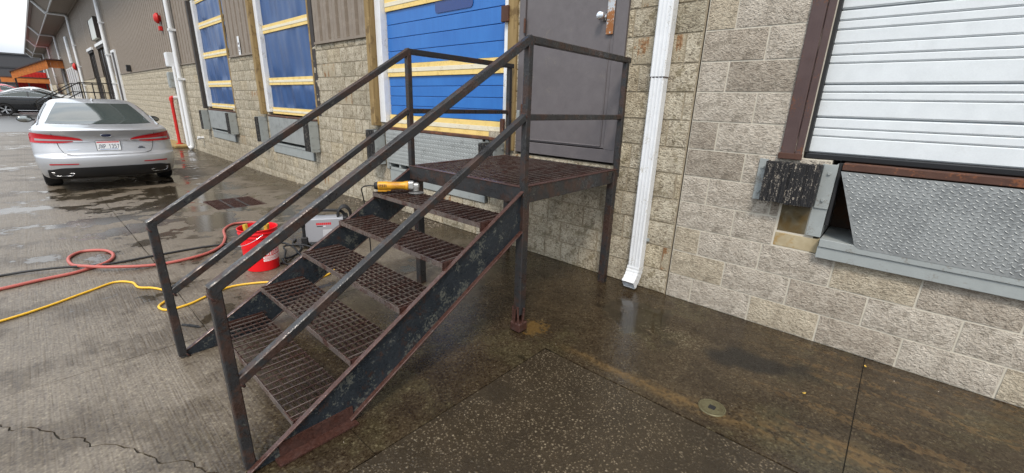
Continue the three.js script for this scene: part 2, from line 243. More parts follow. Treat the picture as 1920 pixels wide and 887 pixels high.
function rslab(x0, x1, z0, z1, mat, gaps = [1, 1, 1, 1]) { // gaps: -x, +x, -z, +z edges that are joints
  const e = mat.userData, G = 0.0025; x0 += gaps[0] * G; x1 -= gaps[1] * G; z0 += gaps[2] * G; z1 -= gaps[3] * G;
  const n = Math.max(2, Math.round((x1 - x0) / 0.15)), P = [], U = [], I = []; const push = (x, y, z) => { P.push(x, y, z); U.push((x - e.x0) / (e.x1 - e.x0), (z - e.z0) / (e.z1 - e.z0)); return P.length / 3 - 1; };
  const row = []; for (let i = 0; i <= n; i++) { const x = mix(x0, x1, i / n), k = i && i < n ? 1 : 0; row.push([x, z0 + gaps[2] * k * (jr() - 0.5) * 0.005, z1 + gaps[3] * k * (jr() - 0.5) * 0.005]); }
  const A = row.map(([x, a]) => push(x, gy(x), a)), B = row.map(([x, , b]) => push(x, gy(x), b));
  for (let i = 0; i < n; i++) I.push(A[i], B[i], B[i + 1], A[i], B[i + 1], A[i + 1]);
  const ring = [...row.map(([x, a]) => [x, a]), ...row.slice().reverse().map(([x, , b]) => [x, b])], ta = ring.map(([x, z]) => push(x, gy(x), z)), tb = ring.map(([x, z]) => push(x, gy(x) - 0.05, z));
  for (let k = 0; k < ring.length; k++) { const q = (k + 1) % ring.length; I.push(ta[k], ta[q], tb[q], ta[k], tb[q], tb[k]); }
  const g = new THREE.BufferGeometry(); g.setAttribute('position', new THREE.Float32BufferAttribute(P, 3)); g.setAttribute('uv', new THREE.Float32BufferAttribute(U, 2)); g.setIndex(I); g.computeVertexNormals(); return mesh('concrete_slab', g, mat, ground);
}
rslab(-1.39, 0.12, -0.02, 1.365, GN, [0, 1, 1, 1]); rslab(0.12, 2.65, -0.02, 1.365, GN);
slab([[-1.385, 1.372], [2.65, 1.372], [2.65, 4.55], [-1.385, 4.55]], GN, 'aggregate_slab');
rslab(-3.02, -1.39, -0.02, 1.365, GN, [1, 0, 1, 0]); rslab(-3.02, -1.39, 1.365, 2.555, GN, [1, 1, 0, 1]);
{ // cracked slab: two pieces along the crack
  const cr = [[-3.02, 3.86], [-2.9, 3.72], [-2.754, 3.642], [-2.66, 3.60], [-2.58, 3.52], [-2.47, 3.47], [-2.404, 3.405], [-2.30, 3.38], [-2.19, 3.28], [-2.095, 3.23], [-2.0, 3.2], [-1.93, 3.12], [-1.80, 3.079], [-1.66, 2.98], [-1.55, 2.97], [-1.39, 2.86]];
  { const r = rng(19); for (let s = 0; s < 2; s++) for (let i = cr.length - 2; i >= 0; i--) { const a = cr[i], b = cr[i + 1], L = Math.hypot(b[0] - a[0], b[1] - a[1]); cr.splice(i + 1, 0, [(a[0] + b[0]) / 2 + (r() - 0.5) * L * 0.22, (a[1] + b[1]) / 2 + (r() - 0.5) * L * 0.4]); } }
  const w = (i) => 0.0022 + 0.0022 * (i % 3) / 2, N = cr.length - 1, en = (i) => (i === 0 ? 0.002 : i === N ? -0.002 : 0);
  slab([[-3.018, 2.557], [-1.392, 2.557], ...cr.map(([x, z], i) => [x + en(i), z - w(i)]).reverse()], GN); slab([...cr.map(([x, z], i) => [x + en(i), z + w(i)]), [-1.392, 4.55], [-3.018, 4.55]], GN);
}
rslab(-6.3, -3.02, -0.02, 2.77, GN, [0, 1, 1, 1]); rslab(-6.3, -3.02, 2.77, 4.55, GN, [0, 1, 1, 1]);
rslab(-8.05, -6.3, 2.77, 5.35, GM, [1, 0, 1, 1]);
rslab(-8.05, -6.3, -0.02, 1.14, GM, [1, 0, 1, 0]); rslab(-8.05, -6.3, 1.77, 2.77, GM, [1, 0, 0, 1]); rslab(-8.05, -7.62, 1.14, 1.77, GM, [1, 0, 0, 0]); rslab(-6.8, -6.3, 1.14, 1.77, GM, [0, 0, 0, 0]);
const midX = [-8.05, -11.05, -14.2, -17.6, -21, -24.5];
for (let i = 0; i + 1 < midX.length; i++) { rslab(midX[i + 1], midX[i], 2.77, 5.35, GM); rslab(midX[i + 1], midX[i], -0.02, 2.77, GM); }
{ // rest of the paved yard, lying level with the slabs
  const far = (name, x0, x1, z0, z1, m) => { const g = new THREE.PlaneGeometry(x1 - x0, z1 - z0, Math.max(1, Math.round((x1 - x0) / 2)), 1); g.rotateX(-Math.PI / 2); g.translate((x0 + x1) / 2, 0, (z0 + z1) / 2); const p = g.attributes.position, uv = g.attributes.uv; for (let i = 0; i < p.count; i++) { p.setY(i, gy(p.getX(i))); uv.setXY(i, p.getX(i) / 3, p.getZ(i) / 3); } g.computeVertexNormals(); return mesh(name, g, m, ground); };
  far('yard_surface', -140, -24.5, -0.02, 60, M.asphalt); far('yard_surface', -24.5, -6.3, 5.36, 60, M.asphalt); far('yard_surface', -6.3, 40, 4.56, 60, M.asphalt); far('yard_surface', 2.66, 40, -0.02, 4.56, M.asphalt);
}

{ // joint filler and dirt below the slab edges
  const fm = std({ map: wear([0.17, 0.15, 0.12], [0.26, 0.23, 0.18], 0.5, 0.7), roughness: 0.9 }), f = (x0, x1, z0, z1) => { const n = Math.max(1, Math.round((x1 - x0) / 1)); for (let k = 0; k < n; k++) { const a = mix(x0, x1, k / n), b = mix(x0, x1, (k + 1) / n), y = Math.min(gy(a), gy(b)); mesh('joint_filler', box(a, b, y - 0.03, y - 0.007, z0, z1), fm, ground); } };
  f(0.105, 0.135, 0, 1.36); f(-1.405, -1.375, 1.365, 4.5); f(-1.375, 2.6, 1.35, 1.38); f(-3.0, -1.41, 2.54, 2.57); f(-3.035, -3.005, 0, 4.5); f(-2.99, -1.42, 2.75, 3.95); f(-6.3, -3.04, 2.755, 2.785); f(-8.04, -6.31, 2.755, 2.785);
  for (const x of midX) f(x - 0.015, x + 0.015, 0, 5.3);
}

// ---------- warehouse ----------
const house = thing('warehouse', 'long warehouse with split-face block base, ribbed taupe siding and deep eave', 'building');
const CH = 0.1995, BR = rng(9);
const TOP = 2.28;
// openings [x0,x1,y0,y1]
const DOCKS = [[-5.34, -3.06], [-9.66, -7.38], [-13.92, -11.66]];
const OPEN = [[-0.46, 2.05, 6 * CH, 3.4], [-0.30, 1.9, 3 * CH, 6 * CH], [-2.9, -1.785, 5 * CH, 3.2],
  ...DOCKS.flatMap(([a, b]) => [[a, b, 6 * CH, 3.7], [a + 0.07, b - 0.25, 2 * CH, 6 * CH]])];
// block geometry: rough front face, cached by length and variant
const bgeo = {};
function blockGeo(L, Hh, v) {
  const key = L.toFixed(2) + '_' + Hh.toFixed(3) + '_' + v; if (bgeo[key]) return bgeo[key];
  const r = rng(1000 + v * 17 + Math.round(L * 100)), nx = Math.max(2, Math.round(L / 0.055)), ny = 4, P = [], U = [], I = [], ou = r() * 5, ov = r() * 5; const l = L - 0.012, h = Hh - 0.012;
  for (let j = 0; j <= ny; j++) for (let i = 0; i <= nx; i++) { const ed = i === 0 || j === 0 || i === nx || j === ny; const x = (i / nx - 0.5) * l, y = (j / ny - 0.5) * h; P.push(x, y, ed ? 0.001 + r() * 0.003 : 0.004 + r() * 0.008); U.push((x + ou) / 0.8, (y + ov) / 0.8); }
  for (let j = 0; j < ny; j++) for (let i = 0; i < nx; i++) { const a = j * (nx + 1) + i, b = a + 1, c = a + nx + 1, d = c + 1; if ((i + j) % 2) I.push(a, b, d, a, d, c); else I.push(a, b, c, b, d, c); }
  const cs = [[0, 0], [nx, 0], [nx, ny], [0, ny]].map(([i, j]) => j * (nx + 1) + i); for (let k = 0; k < 4; k++) { const a = cs[k], b = cs[(k + 1) % 4], n = P.length / 3; for (const [q, z] of [[a, 0], [b, 0], [b, 1], [a, 1]]) { P.push(P[q * 3], P[q * 3 + 1], z ? -0.04 : P[q * 3 + 2]); U.push(U[q * 2] + z * 0.03, U[q * 2 + 1] + z * 0.03); } I.push(n, n + 3, n + 2, n, n + 2, n + 1); }
  const g = new THREE.BufferGeometry(); g.setAttribute('position', new THREE.Float32BufferAttribute(P, 3)); g.setAttribute('uv', new THREE.Float32BufferAttribute(U, 2)); g.setIndex(I); g.computeVertexNormals(); return bgeo[key] = g;
}
const list = []; // {x,y,L,H,mat}
const cutsAt = (y) => OPEN.filter((o) => y > o[2] - 0.01 && y < o[3] - 0.01).map((o) => [o[0], o[1]]);
function course(x0, x1, y, Hh, mats, joints) {
  const yc = y + Hh / 2, cuts = cutsAt(yc); let edges = [x0, ...joints.filter((j) => j > x0 + 0.04 && j < x1 - 0.04), x1];
  for (const [c0, c1] of cuts) edges.push(c0, c1); edges = [...new Set(edges.map((e) => +e.toFixed(3)))].filter((e) => e >= x0 - 1e-6 && e <= x1 + 1e-6).sort((a, b) => a - b);
  for (let i = 0; i + 1 < edges.length; i++) { let a = edges[i], b = edges[i + 1]; const m = (a + b) / 2; if (cuts.some(([c0, c1]) => m > c0 && m < c1)) continue; if (b - a < 0.035) continue; list.push({ x: m, y: yc, L: b - a, H: Hh, mat: mats === M.tanBlock && BR() < 0.06 ? M.tanRust[BR() < 0.5 ? 0 : 1] : mats[Math.floor(BR() * BR() * mats.length * 1.4) % mats.length] }); }
}
// greyer running bond right of the control joint
for (let k = 0; k < 15; k++) { const js = []; for (let x = -1.83 + (k % 2 ? 0.209 : 0); x < 3; x += 0.418) js.push(x + 0.417); if (k >= 3 && k < 5) { course(-1.185, -0.52, k * CH, CH, M.greyBlock, js); course(-0.25, 2.6, k * CH, CH, M.greyBlock, js); } else course(-1.185, 2.6, k * CH, CH, M.greyBlock, js); }
// tan random bond to the left
for (let k = -1; k < 12; k++) {
  const js = []; let x = -29 + BR() * 0.3, p = 0; while (x < -1.2) { js.push(x); const h = BR() < 0.36; x += h ? 0.205 : 0.41; }
  const top = k === 11 ? TOP - 11 * CH : CH; const xr = -1.197;
  if (k < 0) course(-29, -4, k * CH, CH, M.tanBlock, js); else if (k < 11) course(-29, xr, k * CH, CH, M.tanBlock, js); else { course(-29, -2.95, k * CH, top, M.tanBlock, js); course(-2.95, xr, k * CH, CH, M.tanBlock, js); }
}
for (let k = 12; k < 15; k++) { const js = []; for (let x = -3 + (k % 2) * 0.2; x < -1.2; x += 0.41) js.push(x); course(-2.95, -1.197, k * CH, CH, M.tanBlock, js); }
// mortar bed, cut round the openings
const wall = (() => {
  const gT = [], gG = []; const rows = [0, ...new Set(OPEN.flatMap((o) => [o[2], o[3]]).concat([TOP, 3 * CH, 5 * CH]))].filter((y) => y < 2.99).sort((a, b) => a - b).concat([15 * CH]);
  for (let i = 0; i + 1 < rows.length; i++) { const y0 = rows[i], y1 = rows[i + 1]; if (y1 - y0 < 0.002) continue; const cuts = cutsAt((y0 + y1) / 2).sort((a, b) => a[0] - b[0]);
    const seg = (x0, x1, arr) => { let x = x0; for (const [a, b] of cuts) { if (b <= x0 || a >= x1) continue; if (a > x) arr.push(box(x, a, y0, y1, -0.3, arr === gG ? -0.001 : -0.004)); x = Math.max(x, b); } if (x < x1) arr.push(box(x, x1, y0, y1, -0.3, arr === gG ? -0.001 : -0.004)); };
    seg(y0 >= TOP - 0.001 ? -2.95 : -29, -1.197, gT); seg(-1.185, 2.6, gG); }
  gT.push(box(-29, -4, -0.25, -0.0001, -0.3, -0.004)); const w = mesh('block_wall', gT, M.mortarTan, house); const g = mesh('block_wall', gG, M.mortarGrey, house); return [w, g];
})();
mesh('control_joint', [box(-1.197, -1.185, 0, 3, -0.3, -0.02)], M.black, house);
list.sort((a, b) => Math.hypot(a.x, 3.27) / Math.sqrt(a.L) - Math.hypot(b.x, 3.27) / Math.sqrt(b.L));
{
  const vis = list.filter((b) => b.y < 2.75), hid = list.filter((b) => b.y >= 2.75); const rest = []; const counts = [0, 0];
  for (const b of [...vis, ...hid]) {
    const grey = b.x > -1.19 ? 1 : 0, g = blockGeo(Math.round(b.L * 100) / 100, b.H, Math.floor(BR() * 4)), sx = b.L / (Math.round(b.L * 100) / 100);
    if (counts[grey] < (grey ? 120 : 290) && b.y < 2.75 && b.x > -15) { counts[grey]++; const m = mesh('block', g, b.mat, wall[grey]); m.position.set(b.x, b.y, 0); m.scale.x = sx; m.rotation.x = (BR() - 0.5) * 0.014; }
    else { const q = norm(g.clone()); q.scale(sx, 1, 1); q.translate(b.x, b.y, 0); rest.push(q); }
  }
  const o = mesh('block_courses', rest, M.tanBlock[0], house); o.userData.kind = 'stuff';
}
// smooth patched blocks under the right bumper
{ mesh('patch_block', box(-0.515, -0.345, 3 * CH + 0.105, 5 * CH - 0.002, -0.05, -0.001, 0.006), M.smoothBlock, wall[1]); mesh('patch_block', box(-0.515, -0.262, 3 * CH + 0.004, 3 * CH + 0.1, -0.05, 0.001, 0.006), M.smoothBlock, wall[1]); mesh('patch_block', box(-0.62, -0.345, 5 * CH - 0.0, 6 * CH, -0.05, -0.03, 0.004), M.smoothBlock, wall[1]); }
// far block base, too distant to part the blocks
mesh('far_block_base', [box(-30.6, -29, 0, TOP, -0.3, 0), box(-112, -38.6, 0, TOP, -0.3, 0), box(-35.9, -34.0, 0, TOP, -0.3, 0)], M.tanBlock[2], house);
// building core behind the wall
mesh('wall_core', [box(-112, -14.3, -0.1, 6.6, -9, -0.302), box(-14.3, 12, 3.72, 6.6, -9, -0.302), box(-14.3, 12, -0.1, 3.71, -9, -0.6), box(2.6, 12, 0, 6.6, -0.599, -0.01)], M.siding, house);
// ribbed siding panels
function sidingGeo(x0, x1, y0, y1, pitch = 0.305) {
  const P = [], U = [], pts = []; let x = x0; const z0 = 0.012, zr = -0.045; pts.push([x0, z0]);
  while (x < x1 - 0.01) { const a = Math.min(x + pitch * 0.66, x1), b = Math.min(a + 0.02, x1), c = Math.min(x + pitch - 0.02, x1), d = Math.min(x + pitch, x1); for (const q of [[x + (a - x) * 0.47, z0], [x + (a - x) * 0.49, z0 - 0.006], [x + (a - x) * 0.53, z0 - 0.006], [x + (a - x) * 0.55, z0], [a, z0], [b, zr], [c, zr], [d, z0]]) if (q[0] > pts[pts.length - 1][0] + 1e-5) pts.push(q); x += pitch; }
  for (let i = 0; i + 1 < pts.length; i++) { const [a, za] = pts[i], [b, zb] = pts[i + 1]; for (const [px, py, pz] of [[a, y0, za], [b, y0, zb], [b, y1, zb], [a, y0, za], [b, y1, zb], [a, y1, za]]) { P.push(px, py, pz); U.push(px, py); } }
  const g = new THREE.BufferGeometry(); g.setAttribute('position', new THREE.Float32BufferAttribute(P, 3)); g.setAttribute('uv', new THREE.Float32BufferAttribute(U, 2)); g.computeVertexNormals(); return g;
}
const side = (x0, x1, y0, y1) => { const n = Math.max(1, Math.round((x1 - x0) / 0.915)), w = (x1 - x0) / n; for (let i = 0; i < n; i++) mesh('siding_panel', sidingGeo(x0 + i * w, x0 + (i + 1) * w - 0.002, y0, y1, w / Math.max(1, Math.round(w / 0.305))), M.siding, house); };
side(-7.20, -5.55, TOP + 0.03, 6.6); side(-11.48, -9.86, TOP + 0.03, 6.6); side(-28.4, -14.12, TOP + 0.03, 6.6);
side(-5.55, -2.96, 3.8, 6.6); side(-9.86, -7.20, 3.8, 6.6); side(-14.12, -11.48, 3.8, 6.6); side(-2.96, 3, 3.02, 6.6);
{ const o = mesh('far_siding', [sidingGeo(-112, -38.6, TOP + 0.02, 6.6), sidingGeo(-35.9, -34.0, TOP + 0.02, 6.6), sidingGeo(-30.6, -28.4, TOP + 0.02, 6.6), sidingGeo(-38.6, -35.9, 3.95, 6.6), sidingGeo(-34.0, -30.6, 3.95, 6.6)], M.siding, house); }
mesh('flashing', [box(-7.2, -5.55, TOP, TOP + 0.035, -0.02, 0.035), box(-11.48, -9.86, TOP, TOP + 0.035, -0.02, 0.035), box(-28.4, -14.12, TOP, TOP + 0.035, -0.02, 0.035), box(-112, -38.6, TOP, TOP + 0.04, -0.02, 0.04)], M.siding, house);
// eave
mesh('soffit', box(-112, 12, 6.62, 6.66, -0.3, 1.0), M.siding, house);
mesh('soffit_trim', box(-112, 12, 6.57, 6.68, 1.002, 1.06), M.whitePaint, house);
mesh('wall_trim', box(-112, 12, 6.54, 6.615, 0.04, 0.09), M.siding, house);
mesh('fascia', prism([[1.062, 6.62], [1.58, 7.22], [1.58, 7.34], [1.062, 6.74]], 'x', -112, 12), M.siding, house);
mesh('gutter', prism([[1.582, 7.18], [1.75, 7.18], [1.78, 7.38], [1.582, 7.38]], 'x', -112, 12), std({ color: lin(0.16, 0.15, 0.14), roughness: 0.5 }), house);
mesh('roof', prism([[1.6, 7.39], [1.6, 7.44], [-12, 8.4], [-12, 8.3], [-9, 6.7], [-0.3, 6.67], [0.98, 6.68]], 'x', -112, 12), std({ color: lin(0.3, 0.3, 0.3), roughness: 0.7 }), house);

// dock doors: blue screens with striped bars
function stripedBar(parent, x0, x1, y0, y1, z) { const h = y1 - y0; const w = mesh('bar', box(x0, x1, y0 + h * 0.34, y1 - h * 0.34, z - 0.01, z + 0.012, 0.003), M.barWhite, parent); mesh('stripe', box(x0, x1, y0, y0 + h * 0.335, z - 0.01, z + 0.007), M.yellow, parent); mesh('stripe', box(x0, x1, y1 - h * 0.335, y1, z - 0.01, z + 0.007), M.yellow, parent); }
function dockDoor(x0, x1, mat, bars, ribs, lbl) {
  const g = new THREE.Group(); g.name = 'dock_door'; house.add(g); g.userData.label = lbl; const z = -0.06;
  let y = 1.155; const ys = bars.map(([a, b]) => [a, b]);
  ys.push([3.62, 3.7]);
  for (let i = 0; i < ys.length; i++) { const [a, b] = ys[i]; stripedBar(g, x0, x1, a, b, z + 0.012); const nx = ys[i + 1]; if (nx) { if (ribs) { const n = 4, h = (nx[0] - b) / n; for (let k = 0; k < n; k++) mesh('panel', box(x0, x1, b + k * h + 0.003, b + (k + 1) * h - 0.003, z - 0.02, z, 0.004), mat, g); mesh('panel_backing', box(x0, x1, b, nx[0], z - 0.03, z - 0.012), mat, g); } else { // slack screen, gently waved
    const gg = new THREE.PlaneGeometry(x1 - x0, nx[0] - b, 40, 10), p = gg.attributes.position; for (let q = 0; q < p.count; q++) { const X = p.getX(q), Y = p.getY(q), e = 1 - Math.pow(Math.abs(Y) / ((nx[0] - b) / 2), 4); p.setZ(q, e * (0.010 * Math.sin(X * 9 + i * 2 + Y * 2) + 0.006 * Math.sin(X * 23 + Y * 5 + i) + 0.012 * Math.sin(X * 2.3 + i * 3))); } gg.computeVertexNormals(); gg.translate((x0 + x1) / 2, (nx[0] + b) / 2, z); mesh('panel', gg, mat, g); mesh('panel_backing', box(x0, x1, b, nx[0], z - 0.06, z - 0.035), M.blueWindow, g); } } }
  // jambs: timber post, white track
  return g;
}
const d1 = dockDoor(-5.26, -3.10, M.blue, [[1.135, 1.295], [1.775, 1.925], [2.55, 2.70]], true, 'bright blue dock door behind the stair platform');
mesh('window', (() => { const s = new THREE.Shape(), a = -4.25, b = -3.62, c = 2.43, d = 2.56, r = 0.05; s.moveTo(a + r, c); s.lineTo(b - r, c); s.quadraticCurveTo(b, c, b, c + r); s.lineTo(b, d); s.lineTo(a, d); s.lineTo(a, c + r); s.quadraticCurveTo(a, c, a + r, c); const g = new THREE.ExtrudeGeometry(s, { depth: 0.01, bevelEnabled: false }); g.translate(0, 0, -0.062); return g; })(), M.blueWindow, d1);
const d2 = dockDoor(-9.50, -7.42, M.navy, [[1.165, 1.285], [1.70, 1.83], [2.62, 2.76]], false, 'blue dock screen between the two timber posts');
const d3 = dockDoor(-13.76, -11.7, M.navy, [[1.165, 1.28], [1.68, 1.82], [2.36, 2.50], [3.05, 3.19]], false, 'blue dock screen beside the tall white pipe');
mesh('timber_jamb', box(-5.52, -5.41, 1.14, 3.7, -0.02, 0.10, 0.006), M.wood, d1); mesh('white_track', box(-5.405, -5.275, 1.19, 3.7, -0.09, 0.02, 0.004), M.whitePaint, d1); mesh('white_track', box(-3.095, -3.045, 1.2, 3.7, -0.05, 0.015, 0.004), M.whitePaint, d1); mesh('timber_jamb', box(-3.04, -2.925, 1.02, 3.7, -0.1, 0.03, 0.006), M.wood, d1);
mesh('jamb_bracket', box(-3.105, -3.015, 2.22, 2.36, 0.032, 0.06, 0.006), M.rustBrown, d1); mesh('jamb_bracket', box(-3.10, -3.05, 1.19, 1.33, 0.02, 0.05, 0.006), M.rustBrown, d1);
mesh('timber_jamb', box(-9.80, -9.665, 1.14, 3.7, -0.02, 0.10, 0.006), M.wood, d2); mesh('white_track', box(-9.66, -9.51, 1.19, 3.7, -0.09, 0.02, 0.004), M.whitePaint, d2); mesh('timber_jamb', box(-7.415, -7.365, 1.05, 3.7, -0.02, 0.012, 0.004), M.wood, d2); mesh('edge_flashing', box(-7.36, -7.24, 1.2, 3.7, -0.02, 0.008), M.darkPost, d2);
mesh('timber_jamb', box(-14.06, -13.93, 1.14, 3.7, -0.02, 0.10, 0.006), M.darkPost, d3); mesh('white_track', box(-13.92, -13.77, 1.19, 3.7, -0.09, 0.02, 0.004), M.whitePaint, d3); mesh('timber_jamb', box(-11.695, -11.64, 1.1, 3.7, -0.02, 0.012, 0.004), M.wood, d3);
for (const [d, a, b] of [[d1, -5.3, -3.1], [d2, -9.6, -7.4], [d3, -13.85, -11.7]]) mesh('sill', box(a, b, 1.105, 1.134, -0.25, 0.035, 0.004), M.rustBrown, d);

// white ribbed dock door on the right
{
  const g = new THREE.Group(); g.name = 'dock_door'; house.add(g); g.userData.label = 'white ribbed sectional dock door in brown frame'; const z = -0.07, edges = [1.235, 1.337, 1.387, 1.453, 1.554, 1.60, 1.647, 1.764, 1.811, 1.874, 1.95, 2.0, 2.06, 2.17, 2.22, 2.28, 2.40, 2.46, 2.52, 2.64, 2.70, 2.76, 2.88, 3.0, 3.4];
  const deep = new Set([1.453, 1.647, 2.06, 2.28, 2.52, 2.76]);
  for (let i = 0; i + 1 < edges.length; i++) { const a = edges[i], b = edges[i + 1], gt = deep.has(b) ? 0.006 : 0.002, gb = deep.has(a) ? 0.003 : 0.001; mesh('panel', prism([[z - 0.03, a + gb], [z - 0.004, a + gb], [z + 0.004, a + gb + 0.008], [z + 0.004, b - gt - 0.005], [z - 0.003, b - gt], [z - 0.03, b - gt]], 'x', -0.44, 2.05), M.whiteDoor, g); }
  mesh('panel_backing', box(-0.44, 2.05, 1.24, 3.4, z - 0.06, z - 0.028), M.whiteDoor, g);
  mesh('bottom_seal', box(-0.455, 2.05, 1.196, 1.234, z - 0.05, z + 0.03, 0.008), M.blackGloss, g);
  mesh('edge_seal', box(-0.462, -0.441, 1.235, 3.4, z - 0.02, z + 0.045), M.black, g);
  mesh('frame', [box(-0.583, -0.505, 1.19, 3.4, -0.05, 0.022, 0.004)], M.brownFrame, g); mesh('frame', [box(-0.503, -0.463, 1.19, 3.4, -0.2, 0.012, 0.004)], M.brownFrame, g); mesh('frame_foot', box(-0.592, -0.46, 1.186, 1.225, -0.05, 0.0245, 0.004), M.rustBrown, g);
}
// grey personnel door above the platform
{
  const g = new THREE.Group(); g.name = 'steel_door'; house.add(g); g.userData.label = 'grey steel personnel door above the stair platform';
  mesh('frame', [box(-2.9, -1.785, 1.02, 1.125, -0.12, 0.02, 0.003), box(-2.90, -2.832, 1.126, 3.2, -0.12, 0.02, 0.003), box(-1.893, -1.785, 1.126, 3.2, -0.12, 0.02, 0.003)], M.doorGrey, g);
  mesh('leaf', box(-2.826, -1.899, 1.132, 3.18, -0.06, 0.006, 0.006), M.doorGrey, g);
  mesh('edge_bead', [bar([-1.935, 1.15, 0.008], [-1.935, 2.0, 0.008], 0.012, 0.012), bar([-2.80, 1.15, 0.008], [-1.935, 1.15, 0.008], 0.012, 0.012)], M.doorGrey, g);
  const k = mesh('knob', (() => { const l = new THREE.LatheGeometry([[0, 0], [0.034, 0], [0.034, 0.012], [0.016, 0.02], [0.015, 0.04], [0.03, 0.052], [0.033, 0.066], [0.026, 0.08], [0, 0.082]].map(([a, b]) => new THREE.Vector2(a, b)), 24); l.rotateX(Math.PI / 2); l.translate(-2.0, 2.165, 0.007); return l; })(), M.chrome, g);
  mesh('latch_guard', box(-1.965, -1.90, 2.03, 2.35, 0.022, 0.027, 0.002), M.latch, g);
  for (const y of [1.42, 2.17, 2.9]) mesh('hinge', cyl([-2.829, y - 0.06, 0.026], [-2.829, y + 0.06, 0.026], 0.01), M.rustBrown, g);
  mesh('strike_box', box(-2.885, -2.85, 1.32, 1.42, 0.02, 0.04, 0.004), M.greyPaint, g);
}

